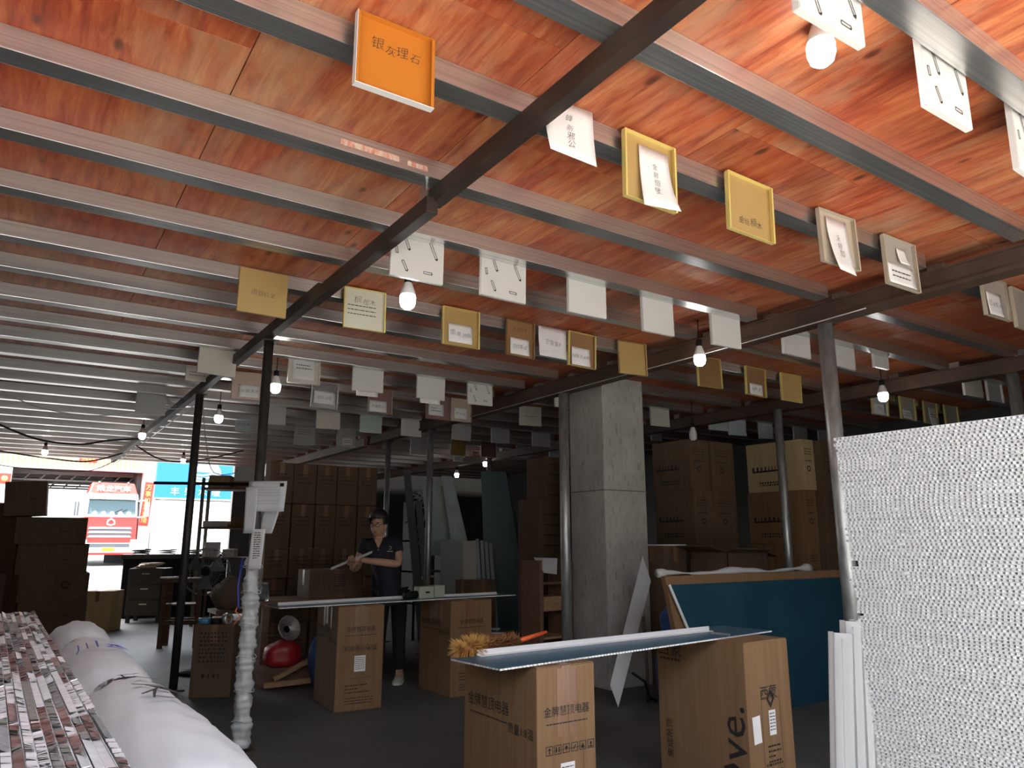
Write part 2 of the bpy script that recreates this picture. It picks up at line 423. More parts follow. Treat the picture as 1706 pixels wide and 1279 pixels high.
# ---------------------------------------------------------------- sample tiles hanging from the joists
TCOL = {'orange': mat('orange_tile_back', (.50,.165,.018), .45), 'gold': mat('gold_tile_back', (.50,.34,.13), .38, .25),
 'goldy': mat('yellow_gold_lip', (.80,.66,.22), .3, .3), 'beige': mat('beige_tile_back', (.45,.38,.29), .5), 'grey': mat('grey_tile_back', (.36,.33,.29), .5),
 'brown': mat('brown_tile_back', (.30,.17,.075), .4, .2), 'white': mat('white_tile_face', (.64,.62,.59), .45), 'green': mat('pale_green_tile_back', (.60,.59,.47), .4),
 'pink': mat('pinkish_tile_back', (.55,.42,.34), .45), 'maroon': mat('maroon_tile_back', (.26,.15,.13), .45), 'silver': mat('silver_tile_back', (.62,.62,.63), .25, .8),
 'cream': mat('cream_tile_face', (.62,.58,.50), .45), 'bluew': mat('bluish_white_tile', (.62,.70,.76), .4), 'dim': mat('dull_grey_tile', (.40,.40,.39), .5), 'teal': mat('pale_teal_tile', (.47,.56,.53), .45)}
LIPW = mat('white_tile_lip', (.68,.66,.63), .4)
def tile_mesh(w, h, face, lip, tray):
    mb = MB(); t = .0025; d = .022
    mb.mi = 0; mb.box(0, 0, -h, w, t, 0)
    s = -1 if tray else 1
    y0, y1 = (-d, 0) if tray else (t, t+d)
    mb.mi = 1
    mb.box(-.002, y0, -h, 0, y1 if tray else y1, 0)
    mb.box(w, y0, -h, w+.002, y1, 0)
    mb.box(0, y0, -h-.002, w, y1, -h); mb.box(0, y0, 0, w, y1, .002)
    if tray:   # inner return flanges
        mb.box(0, -d-.001, -h, .006, -d+.001, 0); mb.box(w-.010, -d-.001, -h, w, -d+.001, 0)
    return mb.mesh('sample_tile', [TCOL[face], lip])
ROWS = {'a': (.92+.1+.016, 3.10), 'b': (2.075-.026, 3.105), 'o': (2.022, 3.114), 'c': (3.32+.1+.004, 3.10), 'd': (4.58-.026, 3.105), 'e': (6.37+.1+.004, 3.10), 'f': (7.62-.026, 3.105),
        'g': (8.87+.1+.006, 3.10), 'h': (10.84-.026, 3.105), 'i': (5.77+.1+.006, 3.10), 'j': (9.55-.026, 3.10)}
def arrows(M, w, h, seed, parent):
    """double lined printed arrows, each its own part"""
    r = random.Random(seed)
    for cx, cy, ang, L in ((.28,.70,-68,.30),(.80,.62,-66,.32),(.26,.22,-66,.2),(.70,.16,0,.16),(.74,.86,0,.16),(.10,.5,-80,.12)):
        mb = MB()
        def ln(a, b, t=.0036):
            a = Vector((*a,0)); b = Vector((*b,0)); d = (b-a).normalized(); p = Vector((-d.y, d.x, 0))*t/2
            mb.add([M @ q for q in (a-p, b-p, b+p, a+p)], [(0,1,2,3)])
        a = math.radians(ang + r.uniform(-4,4)); dx, dy = math.cos(a)*L*w/2, math.sin(a)*L*w/2
        px, py = -math.sin(a)*.006, math.cos(a)*.006
        x, y = cx*w, -h+cy*h
        ln((x-dx+px,y-dy+py),(x+dx+px,y+dy+py)); ln((x-dx-px,y-dy-py),(x+dx-px,y+dy-py)); ln((x-dx+px,y-dy+py),(x-dx-px,y-dy-py))
        tip = (x+dx*1.15, y+dy*1.15)
        mb.add([M @ Vector(q) for q in ((tip[0],tip[1],0),(x+dx*.85+px*1.8,y+dy*.85+py*1.8,0),(x+dx*.85-px*1.8,y+dy*.85-py*1.8,0))], [(0,1,2)])
        mb.build('printed_arrow', INK, parent)
def slip(parent, M, w, h, m, curl, seed, skew=(0,0)):
    """a sheet of paper, slightly curled, hanging on the tile"""
    n = 6; mb = MB(); vv = []; rr = random.Random(seed)
    c0 = rr.uniform(-.5, .5)
    for j in range(n+1):
        for i in range(n+1):
            u = i/n; v = j/n
            vv.append(M @ Vector((w*(u-.5)+skew[0]*v, -h*v + skew[1]*u, curl*(v*v)*(1+c0*(u-.5)*2) + .002)))
    ff = []
    for j in range(n):
        for i in range(n):
            a = j*(n+1)+i; ff.append((a, a+n+1, a+n+2, a+1))
    mb.smooth = True; mb.add(vv, ff)
    o = mb.build('paper_slip', m, parent)
    md = o.modifiers.new('thickness', 'SOLIDIFY'); md.thickness = .0006
    return o
# (row, x, width, height, face, lip, tray?, label, [extras])
T = [
 ('o', .735,.275,.262,'orange','orange',1,'bright orange tile with black handwriting across it',[('hand','银灰理石',.042,.145,-.085,-.02)]),
 ('b',1.53,.02,.02,'dim',LIPW,0,'white crumpled sheet of paper with upright handwriting hung beside the tube girder',[('slip',.10,.01,.235,.25,.03,'蝉新邪公',.036,1)]),
 ('b',1.92,.30,.30,'gold','goldy',1,'gold backed tile under a large white paper, right of the tube girder',[('slip',.175,-.04,.175,.285,.045,'金碧恒堡',.036,1)]),
 ('b',2.56,.32,.285,'gold','goldy',1,'gold brown tile with handwriting along its lower edge',[('hand','金丝楠木',.042,.17,-.205,-.022)]),
 ('b',3.26,.31,.29,'beige','beige',1,'beige tile under a long white paper, third from the brown beam',[('slip',.15,-.03,.17,.31,.04,'沃特加',.04,1)]),
 ('b',3.86,.32,.29,'grey','beige',1,'grey tile with two torn papers, right against the brown beam',[('slip',.15,-.155,.26,.125,.01,None,0,0),('slip',.18,-.05,.09,.10,.02,None,0,0)]),
 ('a',1.67,.32,.205,'white',LIPW,0,'white tile with printed arrows at the top edge, a bulb behind it',[('arrows',)]),
 ('a',2.35,.29,.265,'white',LIPW,0,'white tile with printed arrows, second from the right edge at the top',[('arrows',)]),
 ('a',3.02,.30,.29,'white',LIPW,0,'white tile with printed arrows cut off by the right edge',[('arrows',)]),
 ('d', .985,.30,.285,'gold','gold',0,'tan gold tile with a line of handwriting, left of the tube girder',[('hand','雨丝红宝',.038,.15,-.15,-.004)]),
 ('d',1.665,.295,.285,'green','goldy',1,'pale greenish tile with handwriting, lit by the nearest bulb',[('hand','枫橙木',.05,.15,-.075,-.02),('dash',.03,-.12,.2,3)]),
 ('c',1.505,.31,.29,'white',LIPW,0,'white tile with printed arrows directly above the nearest bulb',[('arrows',)]),
 ('c',2.075,.31,.29,'white',LIPW,0,'white tile with printed arrows right of the nearest bulb',[('arrows',)]),
 ('c',2.715,.30,.28,'white',LIPW,0,'plain white sheet like tile, one side in shade, right of the arrow tiles',[]),
 ('c',3.345,.295,.30,'white',LIPW,0,'plain white tile second along from the arrow tiles',[]),
 ('c',4.03,.30,.29,'white',LIPW,0,'plain white tile hanging over the brown beam',[]),
 ('c',4.86,.34,.24,'white',LIPW,0,'plain white tile just right of the brown beam',[]),
 ('c',5.50,.35,.25,'white',LIPW,0,'plain white tile half hidden behind the right galvanised post',[]),
 ('c',6.13,.23,.18,'white',LIPW,0,'small plain white tile right of the galvanised post',[]),
 ('d',2.42,.31,.285,'gold','goldy',1,'gold tile with a white slip reading down its middle, right of the nearest bulb',[('slip',.15,-.12,.20,.14,.006,'南美水曲',.045,0)]),
 ('d',2.98,.27,.285,'brown','brown',1,'brown tile with handwriting above a small white slip',[('hand','火云榉木',.034,.14,-.06,-.022),('slip',.13,-.14,.18,.13,.008,'空白集成',.036,0)]),
 ('d',3.30,.02,.02,'dim',LIPW,0,'white paper alone between two brown tiles',[('slip',.13,-.005,.29,.245,.012,'空象集11',.046,0)]),
 ('d',3.59,.285,.285,'brown','goldy',1,'brown tile with yellow right lip and a white slip on its lower half',[('slip',.13,-.125,.19,.15,.008,'特殊水曲柳',.034,0)]),
 ('d',4.13,.31,.285,'gold','gold',1,'plain gold tile in front of the brown beam above the concrete column',[]),
 ('d',5.10,.31,.285,'brown','goldy',1,'olive brown tile with a bright yellow lip beside the beam bulb',[]),
 ('d',5.79,.31,.285,'brown','goldy',1,'brown tile with orange lip and a small slip, second right of the beam bulb',[('slip',.16,-.165,.2,.11,.004,'特殊果',.04,0)]),
 ('d',6.34,.31,.285,'gold','goldy',1,'gold tile third right of the beam bulb, left of the galvanised post',[]),
 ('d',7.99,.31,.27,'bluew','goldy',1,'bluish tile with a yellow lip left of the brightest bulb',[('slip',.15,-.13,.22,.12,.004,'白枫',.05,0)]),
 ('d',8.58,.32,.27,'grey','goldy',1,'grey tile with a yellow lip right under the brightest bulb',[('slip',.15,-.15,.2,.11,.004,None,0,0)]),
 ('d',9.12,.32,.27,'grey','goldy',1,'grey tile with yellow lip and a hanging flap, second right of the brightest bulb',[('slip',.2,-.06,.17,.24,.03,None,0,0)]),
 ('d',9.62,.32,.27,'grey','goldy',1,'dim grey tile with a yellow lip, third right of the brightest bulb',[]),
 ('c',7.72,.36,.26,'cream',LIPW,0,'pale blank tile to the right of the brightest bulb, higher up',[]),
 ('c',7.98,.02,.02,'dim',LIPW,0,None,[]),
 ('c',8.16,.36,.27,'dim',LIPW,1,'dim blank tile with a white left lip near the right edge post',[]),
 ('b',5.00,.34,.27,'grey','beige',1,'grey tile with a white slip just right of the brown beam near the edge',[('slip',.15,-.10,.2,.16,.008,'忆老榆木',.042,0)]),
 ('b',5.30,.01,.01,'dim',LIPW,0,None,[]),
 ('b',5.42,.34,.285,'grey','beige',1,'blank brown grey tile with pale lips at the right edge',[]),
 ('e',1.125,.31,.285,'cream',LIPW,0,'plain cream tile left of the tube girder',[]),
 ('f',1.645,.30,.285,'pink','pink',1,'pinkish tile with a white slip glowing next to a bulb',[('slip',.17,-.13,.2,.13,.004,'四川榆木木',.036,0)]),
 ('e',1.875,.295,.285,'cream','cream',1,'cream tile with a pale panel right of the dark paper covered post',[('slip',.15,-.03,.22,.22,.003,None,0,0)]),
 ('f',2.47,.295,.285,'silver',LIPW,1,'silvery tile with a handwritten slip, lower right of the cream panel tile',[('slip',.15,-.10,.24,.14,.004,'云实水菱',.045,0)]),
 ('e',2.50,.305,.285,'white',LIPW,0,'white tile with a slip showing below it, first of two alike',[('slip',.14,-.285,.22,.05,.0,None,0,0)]),
 ('f',3.12,.29,.285,'maroon','grey',1,'dull tile with a lilac printed slip on its lower half',[('slip',.12,-.14,.21,.13,.004,'百美松石',.04,0)]),
 ('e',3.18,.305,.285,'white',LIPW,0,'white tile with a slip showing below it, second of two alike',[('slip',.14,-.285,.22,.05,.0,None,0,0)]),
 ('f',3.85,.30,.285,'maroon','maroon',1,'maroon framed tile with a grey slip under the second white tile',[('slip',.13,-.10,.2,.14,.004,None,0,0)]),
 ('e',3.765,.305,.285,'white',LIPW,0,'white tile with printed arrows in front of the brown beam far end',[('arrows',)]),
 ('f',4.17,.29,.285,'beige','maroon',1,'grey brown tile with a squared paper slip by the far beam',[('slip',.14,-.12,.17,.13,.004,'竹木纹',.04,0)]),
 ('f',1.21,.22,.14,'cream',LIPW,0,'small pale printed tile left of the tube girder, under the cream one',[('dash',.03,-.06,.16,2)]),
 ('g', .945,.30,.30,'dim',LIPW,0,'dull grey tile farthest left, alone between the joists',[]),
 ('g',2.41,.20,.29,'dim',LIPW,0,'grey tile touching the right side of the dark paper covered post',[]),
 ('h',2.44,.22,.14,'bluew',LIPW,0,'small bluish tile with two lines of writing, left of the dark post',[('hand','白竹水绵',.045,.11,-.05,-.004)]),
 ('h',3.30,.31,.285,'dim','dim',1,'dim grey tile with faint writing in the third row left end',[('dash',.05,-.06,.2,3)]),
 ('g',3.01,.305,.29,'cream',LIPW,0,'blank cream grey tile, first of three blanks below the handwritten slips',[]),
 ('h',3.95,.30,.27,'dim','dim',1,'dim tile with a grey slip, right of the faintly written one',[('slip',.17,-.13,.17,.11,.004,None,0,0)]),
 ('g',3.60,.30,.29,'teal',LIPW,0,'blank pale teal tile, second of three blanks below the handwritten slips',[]),
 ('h',4.40,.30,.24,'maroon','maroon',1,'dark maroon tile with one black stroke near the far cartons',[]),
 ('g',4.19,.30,.29,'white',LIPW,0,'white tile covered in a printed grid left of a grey pipe post',[('grid',)]),
 ('h',5.22,.29,.30,'dim',LIPW,0,'pale tag like tile with a cut out handle, by the far grey post',[]),
 ('g',4.98,.305,.28,'dim',LIPW,0,'blank grey tile right of the far grey post, first of a pair',[]),
 ('h',5.96,.29,.27,'gold','grey',1,'dull tile with a bent corner flap under the blank grey pair',[('slip',.15,-.27,.2,.11,.01,None,0,0)]),
 ('g',5.63,.31,.28,'dim',LIPW,0,'blank grey tile right of the far grey post, second of a pair',[]),
 ('f',5.17,.33,.25,'cream',LIPW,1,'pale tile with a grey stripe left of the galvanised post by the column',[('dash',.08,-.13,.18,1)]),
 ('e',4.90,.33,.2,'cream',LIPW,0,'pale tile tucked under the brown beam left of the column post',[]),
 ('f',5.84,.22,.2,'dim',LIPW,0,'small dim tile touching the column post',[]),
 ('g',6.36,.33,.28,'dim',LIPW,0,'dim grey tile left of the concrete column, below the pale one',[]),
 ('h',6.55,.32,.27,'maroon',LIPW,1,'dim slanting tile beside the upper workshop bulb',[]),
 ('h',7.30,.28,.22,'bluew',LIPW,1,'small bright bluish tile left of the concrete column',[]),
 ('h',8.05,.28,.23,'bluew',LIPW,0,'small dim bluish tile close to the concrete column',[]),
 ('e',6.39,.31,.285,'cream',LIPW,0,'blank grey tile first to the right of the concrete column',[]),
 ('f',7.50,.2,.27,'dim',LIPW,0,'half hidden dim tile against the right side of the column',[]),
 ('e',7.45,.35,.25,'teal',LIPW,0,'blank pale tile second to the right of the concrete column',[]),
 ('e',7.76,.01,.01,'dim',LIPW,0,None,[]),
 ('e',7.84,.33,.29,'bluew',LIPW,0,'blank bluish tile third to the right of the concrete column',[]),
 ('e',8.46,.28,.29,'bluew',LIPW,0,'blank bluish tile partly behind the shiny grey post',[]),
 ('e',9.25,.3,.29,'dim',LIPW,0,'dim blank tile first right of the shiny grey post',[]),
 ('e',9.85,.3,.27,'dim',LIPW,0,'dim blank tile second right of the shiny grey post',[]),
 ('h',5.55,.2,.25,'dim',LIPW,0,None,[]),
]
for k, (row, x, w, h, face, lip, tray, label, extra) in enumerate(T):
    if label is None: continue
    y, zt = ROWS[row]
    if isinstance(lip, str): lip = TCOL[lip]
    rz = random.uniform(-.05, .05); ry = random.uniform(-.025, .025)
    if w < .05:   # a sheet of paper hanging by itself
        t = thing('hanging_paper', label, 'paper', (x, y, zt), rz, 'samples hung from the ceiling joists')
        MB().box(.08, -.004, -.015, .16, .004, .004).build('clip', GALV, t)
    else:
        t = tag(link('sample_tile', tile_mesh(w, h, face, lip, tray), None, (x, y, zt), (random.uniform(-.02,.02), ry, rz)), label, 'tile', 'samples hung from the ceiling joists')
    front = -.0015
    if face == 'orange':
        MB().box(-.004,-.024,-h-.004,-.002,.003,.002).box(-.004,-.024,-h-.005,w+.002,.003,-h-.002).build('white_rim', LIPW, t)
    Mf = frame((0, front, 0), (1,0,0), (0,0,1))
    for e in extra:
        if e[0] == 'arrows': arrows(Mf, w, h, k, t)
        elif e[0] == 'hand':
            mb = put_text(MB(), Mf, e[1], e[2], 1.0, False, 1.0, 1.0, e[3], e[4]); mb.build('handwriting', PENCIL, t)
        elif e[0] == 'dash': lines(MB(), Mf, e[1], e[2], e[3], e[4], .03, .006, random.Random(k)).build('small_print', PENCIL, t)
        elif e[0] == 'grid':
            mb = MB()
            for i in range(1, 8):
                for (a, b, c, d) in ((i*w/8-.001, -h, i*w/8+.001, 0), (0, -i*h/8-.001, w, -i*h/8+.001)):
                    mb.add([Mf @ Vector(q) for q in ((a,b,0),(c,b,0),(c,d,0),(a,d,0))], [(0,1,2,3)])
            mb.build('printed_grid', mat('grey_print', (.3,.3,.3), .7), t)
        elif e[0] == 'slip':
            _, sx, sy, sw, sh, curl, txt, ts, vert = e
            Ms = frame((sx, (-.005 if not tray else -.008), sy), (1,0,0), (0,0,1))
            o = slip(t, Ms, sw, sh, WHITEPAPER, curl, k)
            if txt or sh > .1:
                tb = put_text(MB(), Matrix.Identity(4), txt, ts, 1.0, bool(vert)) if txt else lines(MB(), Matrix.Identity(4), -sw*.35, sh*.1, sw*.7, 2, .03, .008, random.Random(k))
                c0 = random.Random(k).uniform(-.5, .5); q = []
                for p in tb.v:
                    u = p[0]/sw + .5; v = .5 - p[1]/sh
                    q.append(Ms @ Vector((p[0], -sh*v, curl*(v*v)*(1+c0*(u-.5)*2) + .0036)))
                tb.v = [tuple(p) for p in q]
                tb.build('handwriting' if txt else 'small_print', PENCIL, o)
# ---------------------------------------------------------------- foil honeycomb panels, right hand stack
def zigzag(y0, y1, rnd):
    """cut cells along an edge: list of (y, depth), a proud flat facet then a recessed one per cell"""
    pts = []; y = y0; drift = 0
    while y < y1:
        drift = .8*drift + rnd.gauss(0, .0003)
        w = rnd.uniform(.0046, .0054); d = rnd.uniform(0, .0004); r = .0125 + drift*5 + rnd.uniform(-.003,.003)
        pts += [(y, d), (min(y+w, y1), d + rnd.uniform(-.0002,.0006)), (min(y+w+.0009, y1), r), (min(y+w+.0034, y1), r + rnd.uniform(-.0003,.0003))]
        y += w + .0042
    return pts
SX, SL, PT = 1.42, .56, .006
def honey_mesh(seed):
    r = random.Random(seed); mb = MB()
    mb.mi = 0
    mb.box(.0022, -SL, .0003, .42, 0, .0008); mb.box(.0022, -SL, PT-.0006, .42, 0, PT-.0001)
    mb.box(.020, -SL+.004, .0009, .415, -.004, PT-.0007)
    mb.mi = 1
    pts = zigzag(-SL, 0, r)
    vv = []; 
    for y, d in pts:
        t = r.uniform(-.0004, .0003)
        vv += [(d+.0006+t, y, .0009), (d+.0006-t, y + r.uniform(-.0005,.0005), PT-.0007)]
    mb.add(vv, [(2*i, 2*i+2, 2*i+3, 2*i+1) for i in range(len(pts)-1)])
    return mb.mesh('honeycomb_sheet', [SKIN_W, FOIL])
hm = [honey_mesh(s) for s in range(8)]
n = int(1.632/PT)
for i in range(n):
    z = .0 + i*PT
    yo = .872 + .028*max(0, min(1, (z-1.0)/.63)) + random.uniform(-.0035, .0035)
    if i in (n-44, n-43, n-60): yo -= .012
    if i in (n-50, n-49): yo += .006
    o = link('honeycomb_sheet', hm[random.randrange(8)], None, (SX + random.uniform(-.0012, .0012), yo, z))
    tag(o, 'topmost foil cored sheet of the tall bright stack on the right' if i == n-1 else 'foil cored honeycomb sheet lying in the tall bright stack on the right', 'sheet', 'honeycomb sheets in the tall right stack')

# ---------------------------------------------------------------- boards standing on edge, lower left
REDREFLECT = mat('foil_red_ply_reflection', (.16,.075,.065), .4, .6, c2=(.34,.24,.22), scale=(40,40,40))  # red tone paints the plywood ceiling's reflection into the foil
GREYFOIL = mat('grey_foil_and_reflection', (.16,.16,.155), .4, .6, c2=(.36,.36,.345), scale=(90,90,90), amt=.9)  # grey core foil; on board edges its patches paint in reflected joists
def edge_mesh(seed):
    r = random.Random(seed); mb = MB(); L = 2.62; T_ = .0107
    mb.mi = 0; mb.box(0, 0, 0, .0005, L, 1.1945); mb.box(T_-.0006, 0, 0, T_-.0001, L, 1.1945)
    mb.mi = 2; mb.box(.0007, .003, .003, T_-.0008, L-.003, 1.188)
    y = 0.0
    while y < L:
        l = r.choice([.03,.05,.08,.12,.18,.26]) * r.uniform(.7, 1.3); y1 = min(y+l, L)
        kind = r.random(); tilt = r.gauss(0, .22); z = 1.197 + r.uniform(-.002, .0015)
        mb.mi = 1 if kind < .50 else (2 if kind < .76 else 3)
        if r.random() < .35:
            dz = tilt*.5*T_
            mb.quad((.0007,y,z-dz),(T_-.0008,y,z+dz),(T_-.0008,y1,z+dz),(.0007,y1,z-dz))
        else:
            yy = y; k = 0
            while yy < y1:
                w = min(r.uniform(.006,.011), y1-yy); dz = tilt*.5*T_ + r.uniform(-.0008,.0008); s = r.uniform(-.0012,.0012)
                mb.quad((.0007,yy,z-dz-s),(T_-.0008,yy,z+dz-s),(T_-.0008,yy+w*.86,z+dz+s),(.0007,yy+w*.86,z-dz+s)); yy += w
        y = y1
    return mb.mesh('honeycomb_board', [SKIN_W, FOIL, GREYFOIL, REDREFLECT])
em = [edge_mesh(s+50) for s in range(9)]
nb = 34
for i in range(nb):
    o = link('honeycomb_board', em[i % 9], None, (.128 - i*.0109 + random.uniform(-.0004,.0004), .25 + random.uniform(-.005,.006), 0), (0,0,math.radians(1.3)))
    o.location.z = random.uniform(0, .002)
    tag(o, 'outermost honeycomb board of the lower left bundle, touching the foam wrapped pack' if i == 0 else 'honeycomb board standing on its long edge in the lower left bundle', 'board', 'honeycomb boards on edge at the lower left')

# ---------------------------------------------------------------- foam wrapped pack beside them
AX = [(.245, .30), (.235, 1.25), (.215, 2.3), (.20, 3.25)]
TIES = [1.02, 2.02, 2.86]
def pack_r(y):
    k = 1.0
    for t in TIES:
        k -= .40*math.exp(-((y-t)/.075)**2) - .06*math.exp(-((y-t-.3)/.2)**2)
    k += .03*math.sin(y*5.1)
    if y > 2.98: k *= 1 - .55*max(0, (y-3.14)/.14)**2
    return k
def pack_axis(y):
    return .272 - .016*(y-.3), 0.998 + (.03*max(0, y-2.86)) 
def pack_pt(y, a, off=0.0):
    """a = angle from straight up, positive to the right"""
    cx, cz = pack_axis(y); k = pack_r(y)
    wx, wz = .108*k + off, .125*(.35+.65*k) + off
    return Vector((cx + wx*math.sin(a)*(abs(math.sin(a))**-.12 if abs(math.sin(a)) > .05 else 1), y, cz + wz*math.cos(a)))
mb = MB(); mb.smooth = True
ys = [.25 + (3.28-.25)*i/90 for i in range(91)]; vv = []
NA = 26
for y in ys:
    for k in range(NA+1):
        a = -PI*.5 + PI*k/NA; vv.append(pack_pt(y, a) + Vector((0, 0, .0025*math.sin(y*40+k)+.002*math.sin(y*17-k*1.7))))
    for xx in (1, -1):
        cx, cz = pack_axis(y); vv.append(Vector((cx + xx*.082*pack_r(y), y, .02)))
M_ = NA+3; ff = []
for i in range(len(ys)-1):
    for k in range(M_):
        ff.append((i*M_+k, (i+1)*M_+k, (i+1)*M_+(k+1) % M_, i*M_+(k+1) % M_))
ff.append(tuple(range(M_))); ff.append(tuple(reversed(range((len(ys)-1)*M_, len(ys)*M_))))
mb.add(vv, ff)
pack = tag(mb.build('foam_wrapped_pack', FOAM), 'long white foam wrapped pack tied in bulging sections, beside the lower left boards', 'package')
TIEM = mat('printed_clear_tape', (.05,.045,.045), .25, c2=(.55,.53,.51), scale=(60,30,60), amt=.3)
for t in TIES:
    mb = MB(); mb.smooth = True; vv = []
    for yy in (t-.028, t-.01, t+.01, t+.028):
        for k in range(NA+1): vv.append(pack_pt(yy, -PI*.5+PI*k/NA, .009))
    mb.add(vv, [(j*(NA+1)+k, (j+1)*(NA+1)+k, (j+1)*(NA+1)+k+1, j*(NA+1)+k+1) for j in range(3) for k in range(NA)])
    mb.build('tie_tape', TIEM, pack)
def scrawl(body, y, a, size, m, jitter=1.0):
    r = text_mesh(body, size, jitter, False, 1.0)
    mb = MB(); vv = []
    for px, py in r[0]:
        # reading direction runs across the pack, letters lean along it
        vv.append(pack_pt(y + py*3.2 - px*.5, a + px/.105, .0115))
    mb.add(vv, r[1]); mb.build('handwriting', m, pack)
scrawl('川云', 2.42, -.02, .06, BLUEINK)
scrawl('云', 1.95, .02, .06, INK); scrawl('二', 1.78, .12, .06, INK); scrawl('石', 1.62, .20, .065, INK)

# ---------------------------------------------------------------- white profiles leaning by the stack
for i, (x, y, w, h, lean) in enumerate([(1.645,1.16,.050,1.20,.075),(1.695,1.145,.042,1.225,.06),(1.738,1.135,.036,1.225,.05),(1.775,1.12,.034,1.23,.04),(1.81,1.105,.034,1.225,.035)]):
    mb = MB()
    M = Matrix.Translation((x, y, 0)) @ Matrix.Rotation(-.55, 4, 'Z') @ Matrix.Rotation(lean, 4, 'Y')
    mb.box(-w/2, 0, .0, w/2, .004, h, M); mb.box(-w/2, 0, .0, -w/2+.003, .03, h, M); mb.box(w/2-.003, 0, 0, w/2, .03, h, M)
    mb.box(-w*.12, -.008, 0, w*.12, 0, h-.012, M)
    mb.box(-w/2, .026, 0, -w/2+.012, .03, h, M)
    o = mb.build('wall_profile', WHITE)
    tag(o, ['leftmost long white profile leaning beside the foil stack','second white profile from the left, beside the foil stack','middle white profile of the five beside the foil stack','fourth white profile from the left, beside the foil stack','innermost white profile touching the foil stack'][i], 'profile', 'white profiles leaning beside the foil stack')

# ---------------------------------------------------------------- printed cartons
def carton(name, label, x0, y0, w, d, h, m=CARTON, rz=0, z0=0, group=None, tape=True, flaps=False, tapem=TAPE):
    t = thing(name, label, 'carton', (x0, y0, z0), rz, group)
    mb = MB(); mb.box(0, 0, 0, w, d, h)
    mb.build('body', m, t, bevel=.006)
    mb = MB()   # closed top flaps with a seam
    mb.box(.004, .004, h+.0006, w-.004, d/2-.002, h+.004); mb.box(.004, d/2+.002, h+.0006, w-.004, d-.004, h+.004)
    mb.build('top_flap', m, t)
    if tape:
        mb = MB()
        mb.box(w/2-.03, -.0022, h-.16, w/2+.03, -.0012, h+.002); mb.box(w/2-.03, -.0022, h+.0042, w/2+.03, d+.002, h+.0052)
        mb.box(-.0022, d/2-.03, h-.16, -.0012, d/2+.03, h+.002)
        mb.build('packing_tape', tapem, t)
    return t
def marks(MBo, M, x, y, s, n, rnd):
    """row of small handling symbols in outlined squares"""
    for i in range(n):
        cx = x + i*s*1.25
        for (a, b, c, d) in ((0,0,1,.07),(0,.93,1,1),(0,0,.07,1),(.93,0,1,1)):
            MBo.add([M @ Vector(q) for q in ((cx+a*s,y+b*s,0),(cx+c*s,y+b*s,0),(cx+c*s,y+d*s,0),(cx+a*s,y+d*s,0))], [(0,1,2,3)])
        k = i % 6
        P = {0: [[(.5,.85),(.25,.55),(.75,.55)],[(.42,.55),(.42,.15),(.58,.15),(.58,.55)]], 1: [[(.2,.2),(.35,.2),(.35,.8),(.2,.8)],[(.6,.2),(.75,.2),(.75,.8),(.6,.8)]],
             2: [[(.2,.5),(.8,.5),(.5,.85)],[(.46,.5),(.46,.15),(.54,.15),(.54,.5)]], 3: [[(.25,.25),(.4,.25),(.75,.75),(.6,.75)]],
             4: [[(.2,.2),(.8,.2),(.5,.8)]], 5: [[(.2,.15),(.8,.15),(.8,.3),(.2,.3)],[(.35,.4),(.65,.4),(.65,.75),(.35,.75)]]}[k]
        for poly in P: MBo.add([M @ Vector((cx+p[0]*s, y+p[1]*s, 0)) for p in poly], [tuple(range(len(poly)))])
    return MBo
rr = random.Random(3)
def gold_carton(label, x, y, w, d, h, rz=0):
    """carton with the same four printed fields on its faces"""
    t = carton('printed_carton', label, x, y, w, d, h, CARTON, rz)
    F = frame((0, -.0026, 0), (1,0,0), (0,0,1)); L = frame((-.0026, d, 0), (0,-1,0), (0,0,1))
    put_text(MB(), F, '金牌慧顶电器', .046, sx=.95, cx=w*.50, cy=h-.19).build('lettering', INK, t)
    put_text(MB(), L, '金牌慧顶电器', .066, sx=.95, cx=d*.36, cy=h-.21).build('lettering', INK, t)
    put_text(MB(), L, '质量1:8温', .050, sx=1.0, cx=d*.80, cy=h-.285).build('lettering', INK, t)
    mb = MB(); lines(mb, F, w*.15, h-.245, w*.7, 1, .02, .005, rr)
    marks(mb, F, w*.14, h-.37, .038 if w < .4 else .042, 6, rr)
    for (a,b,c_,e) in ((.26,.26,.78,.262),(.26,.50,.78,.502),(.26,.26,.262,.50),(.776,.26,.78,.50)):
        mb.add([F @ Vector(q) for q in ((a*w,b,0),(c_*w,b,0),(c_*w,e,0),(a*w,e,0))], [(0,1,2,3)])
    lines(mb, F, w*.2, .20, w*.55, 3, .028, .009, rr); lines(mb, F, w*.2, .10, w*.6, 3, .022, .007, rr)
    lines(mb, L, d*.10, h-.275, d*.52, 1, .02, .006, rr)
    tag(mb.build('small_print', INK, t), kind='stuff')
    for a in (.40, .60): MB().box(w*a-.022, -.0020, h-.30, w*a+.022, -.0008, h-.01).build('side_tape', TAPE, t)
    for a in (.30, .62): MB().box(-.0020, d*a-.02, h-.19, -.0008, d*a+.02, h-.01).build('side_tape', TAPE, t)
    MB().box(w*.5-.03, -.0020, .01, w*.5+.03, -.0008, .13).build('side_tape', TAPE, t)
    lb = MB().add([F @ Vector(q) for q in ((w*.38,.315,.0008),(w*.62,.315,.0008),(w*.62,.445,.0008),(w*.38,.445,.0008))], [(0,1,2,3)]).build('address_label', WHITEPAPER, t)
    lines(MB(), frame((0,-.0040,0),(1,0,0),(0,0,1)), w*.40, .425, w*.2, 7, .015, .004, rr).build('label_print', PENCIL, lb)
    return t
gold_carton('large brown printed carton front centre holding the left end of the near board', 2.02, 2.83, .335, .64, .855)
gold_carton('brown printed carton holding the left end of the far board, its whole front showing', 2.40, 6.30, .42, .62, .855, math.radians(-3))
